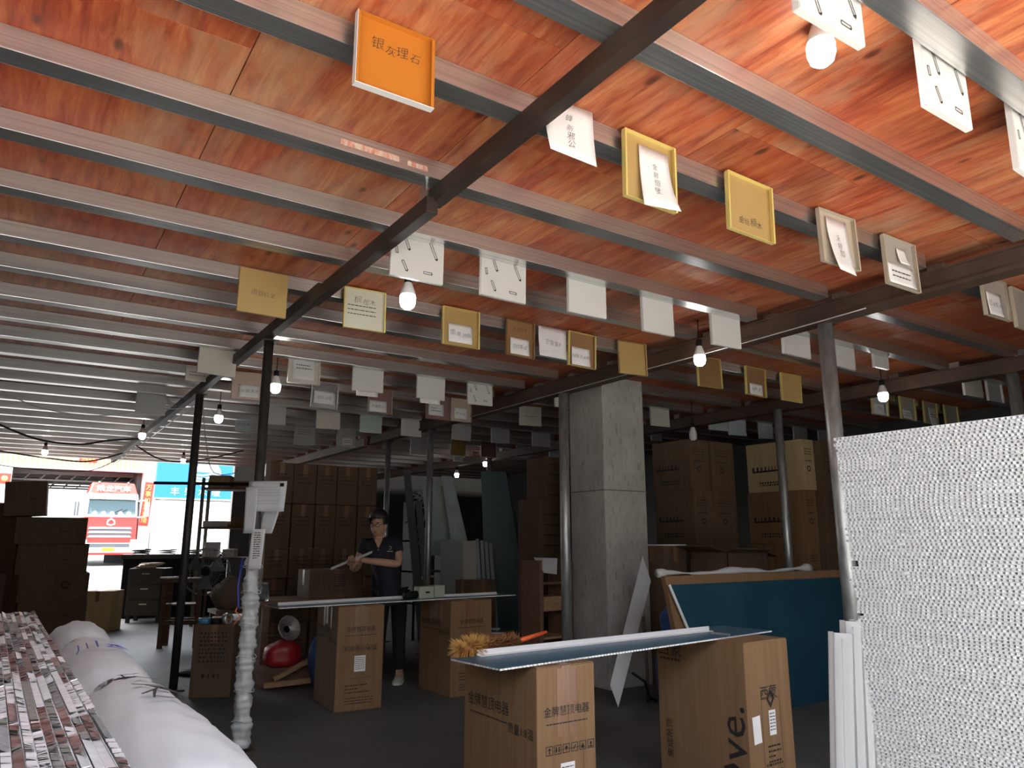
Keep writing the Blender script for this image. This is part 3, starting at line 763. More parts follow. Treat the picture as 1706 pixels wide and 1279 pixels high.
gold_carton('brown printed carton under the far board behind the feather duster', 3.50, 6.28, .46, .60, .855, math.radians(2))
# second make of carton: 西蒙 with a big upright word
t = carton('printed_carton', 'brown carton with a large upright black word, holding the right end of the near board', 3.44, 2.84, .40, .66, .856, CARTON, math.radians(1.5), tape=False)
F = frame((0, -.0026, 0), (1,0,0), (0,0,1)); L = frame((-.0026, .66, 0), (0,-1,0), (0,0,1)); h, w, d = .856, .40, .66
put_text(MB(), L, '西蒙', .10, cx=.11, cy=h-.08).build('lettering', INK, t)
U = frame((-.0026, .115, .0), (0,0,1), (0,1,0))       # word read from bottom to top
put_text(MB(), U, 'Ove.', .265, cx=.275, cy=-.005).build('lettering', INK, t)
U2 = frame((-.0026, .575, 0), (0,0,1), (0,1,0)); put_text(MB(), U2, '集成吊顶', .055, cx=.26, cy=0).build('lettering', INK, t)
put_text(MB(), F, '西蒙', .078, cx=w*.48, cy=h-.27).build('lettering', INK, t)
mb = MB(); lines(mb, L, .03, h-.15, .16, 1, .02, .012, rr)
for (a,b,c_,e) in ((.30,.18,.72,.182),(.30,.18,.305,.55),(.716,.18,.72,.55),(.30,.55,.42,.552),(.60,.55,.72,.552)):
    mb.add([F @ Vector(q) for q in ((a*w,b,0),(c_*w,b,0),(c_*w,e,0),(a*w,e,0))], [(0,1,2,3)])
D0 = [(.51,.60),(.42,.55),(.51,.50),(.60,.55)]; D1 = [(.51,.575),(.465,.55),(.51,.525),(.555,.55)]
for i in range(4):
    a, b = D0[i], D0[(i+1)%4]; c_, e = D1[(i+1)%4], D1[i]
    mb.add([F @ Vector((q[0]*w, q[1], 0)) for q in (a,b,c_,e)], [(0,1,2,3)])
lines(mb, F, w*.40, .30, w*.28, 4, .026, .009, rr); lines(mb, F, w*.34, .205, w*.36, 1, .02, .012, rr)
tag(mb.build('small_print', INK, t), kind='stuff')
MB().add([F @ Vector(q) for q in ((w*.10,.33,.0008),(w*.27,.335,.0008),(w*.25,.475,.0008),(w*.08,.47,.0008))], [(0,1,2,3)]).build('blank_sticker', WHITEPAPER, t)
lb = MB().add([F @ Vector(q) for q in ((w*.45,.36,.0008),(w*.60,.36,.0008),(w*.60,.49,.0008),(w*.45,.49,.0008))], [(0,1,2,3)]).build('address_label', WHITEPAPER, t)
lines(MB(), frame((0,-.0040,0),(1,0,0),(0,0,1)), w*.465, .47, w*.12, 6, .017, .005, rr).build('label_print', PENCIL, lb)
MB().hexa([(.02,.0,h),(w-.01,.0,h),(w-.03,.16,h+.001),(.03,.14,h+.001),(.02,.002,h+.006),(w-.01,.002,h+.006),(w-.03,.16,h+.004),(.03,.14,h+.004)]).build('sprung_flap', CARTON, t)

# ---------------------------------------------------------------- boards on the cartons
def board(label, x0, y0, L_, W, z, rz, ang_strip):
    t = thing('blue_board', label, 'board', (x0, y0, z), rz)
    mb = MB(); mb.mi = 0; mb.box(0, 0, .0085, L_, W, .0095); mb.box(0, 0, 0, L_, W, .001); mb.mi = 1
    mb.box(.004, .004, .001, L_-.004, W-.004, .0085)
    mb.build('sheet', [BLUEFILM, GREYFOIL], t)
    r = random.Random(9); mb = MB(); vv = []
    for (a, b, nrm) in (((0,0),(L_,0),(0,-1)), ((0,W),(0,0),(-1,0)), ((L_,0),(L_,W),(1,0))):
        a = Vector(a); b = Vector(b); l = (b-a).length; n_ = int(l/.0055); base = len(vv)
        for i in range(n_+1):
            p = a + (b-a)*i/n_; off = (.0002 if (i//2) % 2 else .0026) + r.uniform(-.0004,.0004)
            p = p + Vector(nrm)*(-off*0 + .003 - off)
            vv += [(p.x, p.y, .001), (p.x, p.y, .0085)]
        mb.add([], []); 
        mb.v += vv[base:]; 
        for i in range(n_):
            mb.f.append((base+2*i, base+2*i+2, base+2*i+3, base+2*i+1)); mb.m.append(0); mb.sm.append(False)
    mb.build('foil_core_edge', FOIL, t)
    return t
b1 = board('near blue faced foil core board bridging two printed cartons', 1.83, 2.84, 2.17, .37, .862, math.radians(6.0), 0)
MB().box(0,0,0,1.72,.035,.003).box(0,.032,0,1.72,.035,.028).build('edge_strip', WHITE, None)
o = bpy.data.objects['edge_strip']; o.location = (1.93, 3.165, .8725); o.rotation_euler = (0,0,math.radians(2.3))
o.name = 'white_trim_strip'; tag(o, 'white trim strip lying along the back of the near blue board', 'strip')
o = MB().box(0,0,0,.012,.12,.012).build('metal_offcut', PIPE, None, (3.55,3.03,.8725), (0,0,.15)); tag(o, 'short grey metal offcut lying on the right end of the near blue board', 'offcut')
b2 = board('far blue faced board bridging two cartons in front of the standing man', 1.90, 6.34, 2.5, .36, .862, math.radians(4.0), 0)
o = MB().box(0,0,0,1.35,.03,.003).box(0,.027,0,1.35,.03,.025).build('white_trim_strip', WHITE, None, (1.95, 6.52, .8725), (0,0,math.radians(6))); tag(o, 'white trim strip on the left part of the far blue board', 'strip')
o = MB().box(0,0,0,.8,.03,.003).box(0,.027,0,.8,.03,.022).build('white_trim_strip', WHITE, None, (3.45, 6.62, .8725), (0,0,math.radians(1))); tag(o, 'white trim strip on the right end of the far blue board', 'strip')
t = thing('small_machine', 'small pale green boxy machine sitting on the far board in front of a post', 'machine', (3.30, 6.55, .8722), math.radians(8))
MACH = mat('pale_green_enamel', (.42,.45,.36), .5)
MB().box(0,0,0,.17,.10,.11).build('left_housing', MACH, t, bevel=.006); MB().box(.18,.0,0,.30,.10,.115).build('right_housing', MACH, t, bevel=.006)
MB().box(.171,.02,.02,.179,.08,.09).build('joint', BLACK, t); MB().tube([(-.14,.05,.03),(0,.05,.04)], .035, 10).build('motor', BLACK, t)
MB().lathe([(0,0),(.02,.0),(.02,.012),(0,.014)], (.09,-.008,.05), 10).build('dial', BLACK, t)

# ---------------------------------------------------------------- feather duster on the near carton
t = thing('feather_duster', 'tan fluffy feather duster with an orange handle lying on the front carton', 'duster', (1.86, 3.22, .885), 0)
FUR = mat('tan_feathers', (.50,.24,.055), .85, c2=(.66,.40,.13), scale=(30,30,30), amt=.8)
FURD = mat('brown_feathers', (.22,.095,.035), .85, c2=(.36,.17,.06), scale=(30,30,30))
rf = random.Random(5); mb = MB()
for i in range(2600):
    s = rf.random(); L_ = .36
    base = Vector((s*L_, .02*math.sin(s*3) + s*.06, .022))
    a = rf.uniform(0, 2*PI); el = rf.uniform(-.5, 1.2)
    d = Vector((rf.uniform(-.5,.3) - (.9 if s < .12 else 0), math.cos(a), math.sin(a) - (.25 if s<.2 else 0))).normalized()
    ln = rf.uniform(.045, .075)*(1.15 if s < .3 else .85)
    tip = base + d*ln; tip.z = max(tip.z, -.016 if tip.x > .17 else tip.z)
    side = d.cross(Vector((0,0,1)) if abs(d.z) < .9 else Vector((1,0,0))).normalized()*.0022
    mid = base + d*ln*.55 + Vector((0,0,.006))
    mb.mi = 0 if s < .42 + rf.uniform(-.12,.12) else 1
    mb.add([base-side, base+side, mid+side*1.3, tip, mid-side*1.3], [(0,1,2,3,4)])
tag(mb.build('feathers', [FUR, FURD], t), kind='stuff')
MB().tube([(.34,.075,.018),(.62,.16,.045)], [.014,.009], 10).build('handle', mat('orange_plastic', (.75,.12,.03), .4), t)
MB().tube([(0,0,.022),(.35,.075,.022)], .014, 8).build('core', FURD, t)
# ---------------------------------------------------------------- wrapped foot and papers on the near dark post
FOAMC = mat('milky_bubble_wrap', (.62,.63,.62), .28, c2=(.50,.52,.51), scale=(9,9,9), bump=.3)
mb = MB(); rf = random.Random(11); pts = []; rad = []
for i in range(120):
    z = .03 + i*(1.30-.03)/119
    pts.append((.004*math.sin(z*9), .003*math.cos(z*7), z)); rad.append(.056 + .005*math.sin(z*46) + .003*math.sin(z*131) + rf.uniform(-.0035,.0035) - (.010 if z > 1.1 else 0) + (.008 if z < .18 else 0))
mb.tube(pts, rad, 20); w_ = mb.build('foam_wrap', FOAMC, P1)
for v in w_.data.vertices:
    a = math.atan2(v.co.y, v.co.x); k = 1 + .07*math.sin(a*5 + v.co.z*23) + .05*math.sin(a*3 - v.co.z*51); v.co.x *= k; v.co.y *= k
mb = MB()
for z in (1.24, 1.06, .84, .62, .40, .2): mb.tube([(.067*math.cos(a), .067*math.sin(a), z+.012*math.sin(a*2)) for a in [2*PI*k/20 for k in range(21)]], .003, 5, False)
mb.build('wrap_string', WHITEPL, P1)
mb = MB(); mb.tube([(-.07,.02,1.30),(-.09,.01,1.1),(-.085,-.01,.98),(-.08,-.02,.95)], .009, 8); mb.build('blue_cord', mat('blue_cord', (.04,.05,.28), .6), P1)
mb = MB(); mb.tube([(-.075,.01,.99),(-.10,-.01,.93),(-.07,-.03,.90),(-.11,-.02,.84)], .006, 6); mb.build('orange_cord', mat('orange_cord', (.6,.16,.05), .6), P1)
# sheets of paper face the camera side
def facing_sheet(name, cx, z_top, w, h, dx, m, seed, dy=-.052, skew=0.0, curl=.02):
    Ms = frame((dx, dy, z_top), (.80,-.60,0), (0,0,1))
    o = slip(P1, Ms, w, h, m, curl, seed, (skew, .0)); o.name = name; return o, Ms
PA = mat('pinned_paper', (.66,.68,.70), .75, c2=(.60,.62,.65), scale=(6,6,6))
o, Ms = facing_sheet('pinned_paper', 0, 1.845, .285, .22, .045, PA, 21, -.085, -.01, .01)
lines(MB(), frame((.045,-.098,1.80),(.80,-.60,0),(0,0,1)), -.11, .0, .2, 7, .02, .004, rf).build('faint_print', mat('faint_grey_print', (.42,.43,.45), .8), o)
MB().add([frame((.045,-.0985,1.80),(.80,-.60,0),(0,0,1)) @ Vector(q) for q in ((.085,.005,0),(.115,.005,0),(.115,.03,0),(.085,.03,0))], [(0,1,2,3)]).build('dark_stamp', BLACK, o)
facing_sheet('pinned_paper', 0, 1.80, .09, .33, -.06, PA, 22, -.05, .01, .02)
facing_sheet('pinned_paper', 0, 1.81, .13, .34, .125, PA, 23, -.03, -.05, .05)
o, Ms = facing_sheet('price_list', 0, 1.50, .10, .28, .0, WHITEPAPER, 24, -.088, -.012, .008)
lines(MB(), frame((.0,-.099,1.49),(.80,-.60,0),(-.02,0,1)), -.035, -.02, .05, 13, .016, .006, rf).build('list_print', PENCIL, o)

# ---------------------------------------------------------------- blue sheets, plank and open cartons by the column
t = thing('blue_sheet_stack', 'stack of large blue faced sheets standing on edge with foam along the top', 'sheets', (0,0,0))
BLUEDEEP = mat('deep_blue_film', (.012,.055,.085), .4, c2=(.016,.068,.105), scale=(2,2,2))
MB().hexa([(4.95,4.30,0),(6.88,4.30,0),(6.88,4.315,0),(4.95,4.315,0),(4.44,4.37,1.065),(6.86,4.37,1.065),(6.86,4.385,1.065),(4.44,4.385,1.065)]).build('front_sheet', BLUEDEEP, t)
MB().bar((4.935,4.296,.02),(4.435,4.366,1.07),.012,.022).build('sheet_edge', SKIN_W, t)
MB().hexa([(4.62,4.34,0),(6.92,4.34,0),(6.92,4.40,0),(4.62,4.40,0),(4.42,4.395,1.135),(6.92,4.395,1.135),(6.92,4.44,1.135),(4.42,4.44,1.135)]).build('cardboard_backing', CARTON, t)
mb = MB(); pts = []; rad = []
for i in range(40):
    x = 4.40 + i*(6.42-4.40)/39; pts.append((x, 4.45+.01*math.sin(x*9), 1.15+.010*math.sin(x*7.3))); rad.append(.022+.010*math.sin(x*5)+.006*math.sin(x*17) + (.016 if i in (0,1,38,39) else 0))
mb.tube(pts, rad, 10); mb.build('foam_edge_roll', FOAM, t)
o = MB().hexa([(4.47,5.16,.19),(4.53,5.13,0),(4.545,5.15,0),(4.485,5.18,.19),(5.17,5.43,1.27),(5.23,5.39,1.03),(5.245,5.41,1.03),(5.185,5.45,1.27)]).build('white_plank', WHITE)
tag(o, 'long narrow white board leaning in front of the column', 'board')
t = carton('brown_carton', 'brown carton with a white board on its top, right of the column', 5.56, 5.53, .33, .35, 1.36, CARTON2)
o = MB().box(0,0,0,.34,.25,.012).build('white_offcut', WHITE, None, (5.56, 5.53, 1.367)); tag(o, 'white board offcut lying on a brown carton beside the column', 'offcut')
t = thing('open_carton', 'open brown carton with its flaps spread, above the blue sheets', 'carton', (5.93, 5.02, 0), 0)
mb = MB(); w, d, h = .62, .5, 1.30
mb.box(0,0,0,w,.006,h).box(0,d-.006,0,w,d,h).box(0,0,0,.006,d,h).box(w-.006,0,0,w,d,h).box(0,0,0,w,d,.006); mb.build('body', CARTON2, t)
MB().hexa([(0,0,h),(w,0,h),(w,.005,h),(0,.005,h),(-.12,-.18,h+.04),(w*.7,-.2,h+.03),(w*.7,-.195,h+.035),(-.12,-.175,h+.045)]).build('flap', CARTON2, t)
MB().hexa([(w,0,h),(w,d,h),(w-.005,d,h),(w-.005,0,h),(w+.2,.0,h-.05),(w+.2,d,h-.05),(w+.195,d,h-.045),(w+.195,0,h-.045)]).build('flap', CARTON, t)
MB().hexa([(0,0,h),(0,d,h),(.005,d,h),(.005,0,h),(-.2,.05,h+.06),(-.2,d,h+.06),(-.195,d,h+.065),(-.195,.05,h+.065)]).build('flap', CARTON2, t)
# blue sack behind the plank
mb = MB(); mb.lathe([(.0,0),(.26,.0),(.31,.12),(.30,.35),(.27,.6),(.24,.75),(.15,.86),(.06,.93),(0,.95)], n=18)
o = mb.build('blue_sack', BLUESACK, None, (5.20, 4.93, 0)); tag(o, 'bulging blue woven sack behind the leaning white board', 'sack')
for v in o.data.vertices:
    k = 1 + .10*math.sin(v.co.z*17 + math.atan2(v.co.y, v.co.x)*3); v.co.x *= k; v.co.y *= k*.8
t = thing('floor_tool', 'dark bent metal tool standing on the floor by the column', 'tool', (4.78,5.05,0), 0)
MB().tube([(.05,.02,.02),(.03,0,.3),(.0,-.01,.75)], .014, 8).build('shaft', RUST, t); MB().tube([(-.12,.03,.28),(0,0,.2),(.06,.01,.06),(.16,.03,.015)], .012, 8).build('hook', BLACK, t)

# ---------------------------------------------------------------- tall cartons on the right
def stack_carton(label, x, y, z, w, d, h, seed, m, style):
    t = carton('stacked_carton', label, x, y, w, d, h-.004, m, random.Random(seed).uniform(-.01,.01), z, 'cartons stacked right of the column', tape=False)
    r = random.Random(seed)
    F = frame((0,-.0026,0),(1,0,0),(0,0,1)); L = frame((-.0026,d,0),(0,-1,0),(0,0,1)); mb = MB()
    lines(mb, L, d*.10, h*.43, d*.55, 1, .03, .05, r); lines(mb, L, d*.22, h*.17, d*.5, 2, .03, .02, r)
    mb.add([L @ Vector(q) for q in ((d*.10,h*.40,0),(d*.72,h*.41,0),(d*.72,h*.445,0),(d*.10,h*.435,0))], [(0,1,2,3)])
    s = .04; cx, cy = w*.45, h*.42
    for k in range(6):
        a0, a1 = 2*PI*k/6, 2*PI*(k+1)/6
        mb.add([F @ Vector(q) for q in ((cx+s*math.cos(a0),cy+s*math.sin(a0),0),(cx+s*math.cos(a1),cy+s*math.sin(a1),0),(cx+s*.55*math.cos(a1),cy+s*.55*math.sin(a1),0),(cx+s*.55*math.cos(a0),cy+s*.55*math.sin(a0),0))], [(0,1,2,3)])
    lines(mb, F, w*.2, h*.56, w*.5, 1, .03, .018, r); lines(mb, F, w*.15, h*.8, w*.6, 3, .03, .010, r)
    tag(mb.build('small_print', INK, t), kind='stuff')
    return t
cols = [(6.52,5.98,.34,.62,'leftmost column nearest the concrete column',CARTON2), (6.88,5.98,.42,.62,'second column from the concrete column',CARTON2),
        (7.62,5.27,.24,.80,'third column, behind the shiny grey post',CARTON), (7.90,5.20,.36,.7,'fourth column, next to the foil stack',CARTON2), (8.30,5.18,.45,.7,'last column partly behind the foil stack',CARTON2)]
lv = [(0,.70,'bottom'),(.70,.68,'second from the bottom'),(1.38,.62,'second from the top'),(2.0,.60,'topmost')]
for ci, (x, y, w, d, cl, m) in enumerate(cols):
    for li, (z, h, ll) in enumerate(lv):
        mm = CARTON3 if (ci == 2 and li == 3) else m
        stack_carton(('pale ' if mm is CARTON3 else '') + 'brown stacked carton, ' + ll + ' in the ' + cl, x + random.uniform(-.006,.006), y + random.uniform(-.02,.02), z, w-.01, d, h, ci*10+li, mm, 0)
# ---------------------------------------------------------------- cartons behind the man
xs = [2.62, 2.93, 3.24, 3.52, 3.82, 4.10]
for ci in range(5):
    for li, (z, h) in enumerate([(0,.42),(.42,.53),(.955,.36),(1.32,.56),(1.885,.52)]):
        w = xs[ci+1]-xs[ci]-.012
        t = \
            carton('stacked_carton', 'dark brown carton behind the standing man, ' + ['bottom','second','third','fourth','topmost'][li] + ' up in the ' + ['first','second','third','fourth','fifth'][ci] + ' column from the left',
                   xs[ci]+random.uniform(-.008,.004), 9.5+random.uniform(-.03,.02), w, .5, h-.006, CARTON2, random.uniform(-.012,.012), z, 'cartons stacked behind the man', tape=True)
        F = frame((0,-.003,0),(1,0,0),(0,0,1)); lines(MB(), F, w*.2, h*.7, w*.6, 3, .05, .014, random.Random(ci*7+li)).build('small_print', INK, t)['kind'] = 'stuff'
t = carton('low_carton', 'wide brown carton with a printed panel left of the man, on the low table', 2.72, 8.05, .62, .4, .30, CARTON2, 0, .80)
lines(MB(), frame((0,-.003,0),(1,0,0),(0,0,1)), .28, .24, .14, 8, .024, .012, rr).build('small_print', INK, t)['kind'] = 'stuff'
# low timber table with clutter behind the far board
t = thing('work_table', 'low dark timber work table behind the far board, left of the man', 'table', (2.2, 8.0, 0), 0)
MB().box(0,0,.76,1.25,.62,.80).build('table_top', DARKWOOD, t)
for x, y in ((.04,.04),(1.14,.04),(.04,.52),(1.14,.52)): MB().box(x,y,0,x+.07,y+.07,.76).build('leg', DARKWOOD, t)
MB().bar((.07,.05,.14),(1.18,.05,.14),.05,.07).build('rail', TIMBER, t)
o = MB().bar((2.18,7.62,.04),(3.0,7.35,.10),.06,.05).build('timber_plank', TIMBER); tag(o, 'pale timber lath lying low across the floor left of the far carton', 'plank')
o = MB().bar((2.25,7.55,.10),(2.95,7.5,.42),.06,.04).build('timber_plank', TIMBER); tag(o, 'pale timber lath slanting up behind the far carton', 'plank')
def blob(name, label, cat, x, y, z, rx, ry, rz_, m, seed, lump=.14):
    bm = bmesh.new(); bmesh.ops.create_icosphere(bm, subdivisions=3, radius=1)
    r = random.Random(seed); ph = [r.uniform(0,6) for _ in range(6)]
    for v in bm.verts:
        k = 1 + lump*(math.sin(v.co.x*5+ph[0])+math.sin(v.co.y*6+ph[1])+math.sin(v.co.z*5+ph[2]))/2
        v.co = Vector((v.co.x*rx*k, v.co.y*ry*k, max(v.co.z*k,-.72)*rz_ + .72*rz_))
    me = bpy.data.meshes.new(name); bm.to_mesh(me); bm.free(); me.materials.append(m)
    for p in me.polygons: p.use_smooth = True
    return tag(link(name, me, None, (x,y,z)), label, cat)
blob('red_bag', 'crumpled red plastic bag on the floor under the far board', 'bag', 2.42,7.83,.18,.20,.16,.14,REDBAG,1)
MB().box(2.15,7.7,0,2.75,8.0,.175).build('floor_crate', DARKWOOD); tag(bpy.data.objects['floor_crate'], 'flat dark wooden crate under the red bag', 'crate')
blob('blue_sack', 'dark blue sack slumped left of the far printed carton', 'sack', 2.72,7.25,0,.20,.18,.36,BLUESACK,2)
blob('white_bag', 'pale bag beside the red bag under the far board', 'bag', 2.73,7.9,.0,.13,.11,.12,mat('pale_cloth',(.30,.28,.25),.8),3)
blob('orange_bag', 'orange bag on the floor behind the man\'s shoe', 'bag', 3.25,7.85,0,.12,.1,.10,mat('orange_cloth',(.55,.14,.03),.7),4)
t = thing('round_lamp', 'round metal reflector hanging in the dark under the far board', 'reflector', (2.36, 7.6, .55), 0)
MB().lathe([(.04,0),(.11,.03),(.125,.06),(.12,.06),(.035,.01)], n=18).build('reflector_bowl', PIPE, t, None, (1.2,0,.3)); MB().lathe([(0,-.05),(.04,-.05),(.04,.0),(0,0)], n=12).build('lamp_socket', BLACK, t, None, (1.2,0,.3))
t = thing('glass_jar', 'small clear glass jar on the table behind the wrapped post', 'jar', (2.26,8.1,.80), 0)
MB().lathe([(0,0),(.04,0),(.045,.01),(.045,.14),(.035,.16),(.032,.16),(.04,.13),(.04,.012),(0,.012)], n=16).build('jar_body', GLASS, t); MB().lathe([(0,.16),(.037,.16),(.037,.185),(0,.185)], n=14).build('jar_lid', PIPE, t)

# ---------------------------------------------------------------- dim workshop between the man and the column
t = thing('wooden_rack', 'open wooden rack with a white paper on top, left of the column post', 'rack', (4.46, 6.18, 0), math.radians(4))
for x in (0, .36): MB().box(x,0,0,x+.045,.30,1.22).build('side_board', DARKWOOD, t)
for z in (.12,.45,.72,.98): MB().box(.045,.0,z,.36,.30,z+.022).build('shelf', TIMBER if z < .9 else DARKWOOD, t)
MB().box(.40,.02,0,.47,.32,1.2).build('stacked_boards', DARKWOOD, t)
MB().box(.06,.01,.742,.34,.20,.86).build('timber_block', TIMBER, t)
o = MB().hexa([(4.49,6.15,1.10),(4.66,6.16,1.08),(4.66,6.163,1.08),(4.49,6.153,1.10),(4.49,6.15,1.245),(4.67,6.16,1.24),(4.67,6.34,1.243),(4.49,6.33,1.248)]).build('white_sheet', PA); tag(o, 'white paper draped over the top of the wooden rack', 'paper')
DIMSTEEL = mat('dim_blue_grey_sheet', (.20,.23,.25), .45, .2, c2=(.26,.29,.31), scale=(3,3,3)); TEALS = mat('teal_coated_sheet', (.028,.085,.095), .45); GREENS = mat('pale_green_sheet', (.36,.43,.38), .45)
def slab(name, label, cat, pts, th, m):
    """a real sheet leaning between four given corners"""
    p = [Vector(q) for q in pts]; n = (p[1]-p[0]).cross(p[3]-p[0]).normalized()*th
    o = MB().hexa([*p, *[q+n for q in p]]).build(name, m); return tag(o, label, cat)
slab('steel_plank', 'long grey steel plank leaning left to right in the workshop', 'plank', [(5.55,9.50,0),(5.85,9.30,0),(5.34,9.62,2.36),(5.20,9.70,2.36)], .02, DIMSTEEL)
slab('steel_plank', 'dark narrow plank leaning beside the man', 'plank', [(4.98,9.88,0),(5.10,9.80,0),(4.83,10.0,2.45),(4.74,10.05,2.45)], .02, mat('dark_green_grey_board', (.085,.095,.09), .6))
slab('steel_plank', 'second dark plank leaning just left of the green pane', 'plank', [(5.07,9.75,0),(5.16,9.70,0),(4.98,9.9,2.0),(4.90,9.95,2.0)], .02, mat('dark_grey_board', (.11,.115,.105), .6))
slab('teal_sheet', 'tall dark teal sheet leaning in the workshop', 'sheet', [(5.84,9.42,.0),(6.42,9.05,.0),(6.12,9.35,2.45),(5.80,9.55,2.45)], .02, TEALS)
slab('teal_sheet', 'second teal sheet behind the first, sloping to the right', 'sheet', [(6.25,9.35,.0),(6.62,9.10,.0),(6.30,9.5,2.2),(6.05,9.65,2.2)], .02, mat('dark_teal_sheet', (.022,.055,.065), .5))
slab('green_pane', 'pale green pane standing behind the workshop post', 'pane', [(5.16,9.98,1.2),(5.5,9.78,1.2),(5.46,9.84,2.22),(5.06,10.06,2.27)], .012, GREENS)
slab('grey_sheet', 'grey sheet with a ragged top leaning behind the small machine', 'sheet', [(5.02,9.3,.0),(5.30,9.12,.0),(5.32,9.25,1.42),(5.05,9.42,1.44)], .012, mat('mid_grey_sheet', (.25,.26,.25), .5))
slab('grey_sheet', 'bright edged grey sheet leaning behind the small machine on the right', 'sheet', [(5.31,9.16,.0),(5.48,9.05,.0),(5.52,9.2,1.42),(5.30,9.34,1.40)], .012, mat('light_sheet', (.50,.47,.40), .5))
for i in range(4):
    slab('grey_profile', ['first','second','third','fourth'][i] + ' grey profile from the left standing behind the small machine', 'profile', [(5.50+i*.06,9.02-i*.035,0),(5.545+i*.06,8.995-i*.035,0),(5.53+i*.055,9.15-i*.03,1.44-.02*i),(5.49+i*.055,9.17-i*.03,1.44-.02*i)], .02, DIMSTEEL)
t = thing('work_bench', 'workbench with a pale lamp block and shelf far back in the workshop', 'bench', (6.0, 10.6, 0), 0)
MB().box(-.5,0,.8,.6,.6,.85).build('bench_top', DARKWOOD, t)
for x in (-.46,.5): MB().box(x,.05,0,x+.06,.11,.8).build('leg', DARKWOOD, t)
MB().hexa([(.0,-.02,1.15),(.16,-.02,1.15),(.16,.1,1.15),(.0,.1,1.15),(.05,-.0,1.42),(.11,-.0,1.42),(.11,.06,1.42),(.05,.06,1.42)]).build('pale_block', mat('pale_tan_block', (.62,.48,.30), .6), t)
MB().box(-.08,-.05,1.10,.18,.12,1.14).build('shelf', PIPE, t); MB().box(-.02,-.03,.85,.12,.1,1.1).build('stand', WHITEPL, t)
# tangle of clear offcuts behind the dark planks
mb = MB(); rf = random.Random(31)
for i in range(46):
    a = Vector((rf.uniform(5.0,5.42), rf.uniform(10.1,10.3), rf.uniform(1.45,2.15)))
    d = Vector((rf.gauss(0,1), rf.gauss(0,.4), rf.gauss(0,1))).normalized()*rf.uniform(.06,.16)
    mb.bar(a-d, a+d, rf.uniform(.008,.03), .004, (0,1,.3))
o = tag(mb.build('offcut_tangle', mat('clear_film_offcuts', (.45,.47,.46), .25)), 'tangle of pale film offcuts heaped behind the dark planks', 'offcuts', kind='stuff')
t = thing('storage_shelf', 'dark shelf carrying the tangle of offcuts in the workshop', 'shelf', (4.95,10.05,0), 0)
for z in (.5,.95,1.40): MB().box(0,0,z,.6,.4,z+.025).build('shelf_board', DARKWOOD, t)
for x in (0,.56): MB().box(x,0,0,x+.04,.4,2.0).build('upright', BLACK, t)
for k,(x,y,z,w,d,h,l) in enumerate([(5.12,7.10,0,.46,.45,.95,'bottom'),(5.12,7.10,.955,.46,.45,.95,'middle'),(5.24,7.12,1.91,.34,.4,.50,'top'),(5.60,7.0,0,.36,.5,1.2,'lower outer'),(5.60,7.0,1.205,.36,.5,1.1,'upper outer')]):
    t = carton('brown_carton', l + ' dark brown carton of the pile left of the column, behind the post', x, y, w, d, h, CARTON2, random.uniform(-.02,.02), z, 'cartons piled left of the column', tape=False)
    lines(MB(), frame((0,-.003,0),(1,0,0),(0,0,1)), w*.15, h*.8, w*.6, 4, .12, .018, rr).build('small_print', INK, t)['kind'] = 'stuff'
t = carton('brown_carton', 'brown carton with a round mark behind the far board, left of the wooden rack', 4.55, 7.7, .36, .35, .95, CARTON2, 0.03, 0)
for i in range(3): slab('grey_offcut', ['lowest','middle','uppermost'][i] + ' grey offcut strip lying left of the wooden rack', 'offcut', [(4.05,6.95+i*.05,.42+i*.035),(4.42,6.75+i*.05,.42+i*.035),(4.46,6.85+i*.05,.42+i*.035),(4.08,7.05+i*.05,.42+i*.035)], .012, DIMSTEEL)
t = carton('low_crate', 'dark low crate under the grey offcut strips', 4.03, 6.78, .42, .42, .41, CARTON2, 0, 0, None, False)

# ---------------------------------------------------------------- left side: cartons, cabinet, bench, fan
for k, (x0, w, z, h, l, rz) in enumerate([(.27,.60,0,.345,'bottom dark',0),(.12,.74,.348,.33,'second up',.02),(.10,.75,.681,.33,'third up, with a round mark,',-.02),(.04,.77,1.014,.36,'fourth up',.02),(-.01,.77,1.377,.325,'fifth up',-.02),(-.15,.44,1.705,.42,'tilted topmost',-.06)]):
    t = carton('stacked_carton', l + ' brown carton in the pile at the far left', x0, 11.0, w, .6, h, CARTON2, rz, z, 'cartons piled at the far left', tape=False)
    if k == 5: t.rotation_euler.y = -.07; t.location.z += .0
    F = frame((0,-.003,0),(1,0,0),(0,0,1))
    mb = lines(MB(), F, w*.62, h*.45, w*.12, 1, .03, .02, rr)
    if k == 2:
        for q in range(10):
            a0, a1 = 2*PI*q/12, 2*PI*(q+1)/12
            mb.add([F @ Vector((w*.66+r_*math.cos(a_), h*.58+r_*math.sin(a_), 0)) for r_, a_ in ((.05,a0),(.05,a1),(.032,a1),(.032,a0))], [(0,1,2,3)])
    tag(mb.build('small_print', INK, t), kind='stuff')
for k, (z, h) in enumerate([(0,.5),(.505,.55)]):
    carton('stacked_carton', ['lower','upper'][k] + ' dark carton half cut off at the left edge behind the boards', -.50, 9.6, .42, .5, h, CARTON2, -.1, z, 'cartons at the left edge', tape=False)
for k, (z, h) in enumerate([(0,.62),(.625,.66),(1.29,.62)]):
    carton('stacked_carton', ['lowest','middle','upper'][k] + ' big dark carton behind the far left pile, at the edge of the picture', -1.0, 12.0, 1.16, .6, h, CARTON2, .01*k-.01, z, 'big cartons at the left edge', tape=False)
t = carton('pale_carton', 'yellowish carton on the floor by the doorway, right of the left pile', 1.0, 13.9, .48, .4, .62, CARTON3, -.5, 0)
t = thing('drawer_cabinet', 'dark drawer cabinet with papers on top standing near the street opening', 'cabinet', (1.75, 14.9, 0), -.45)
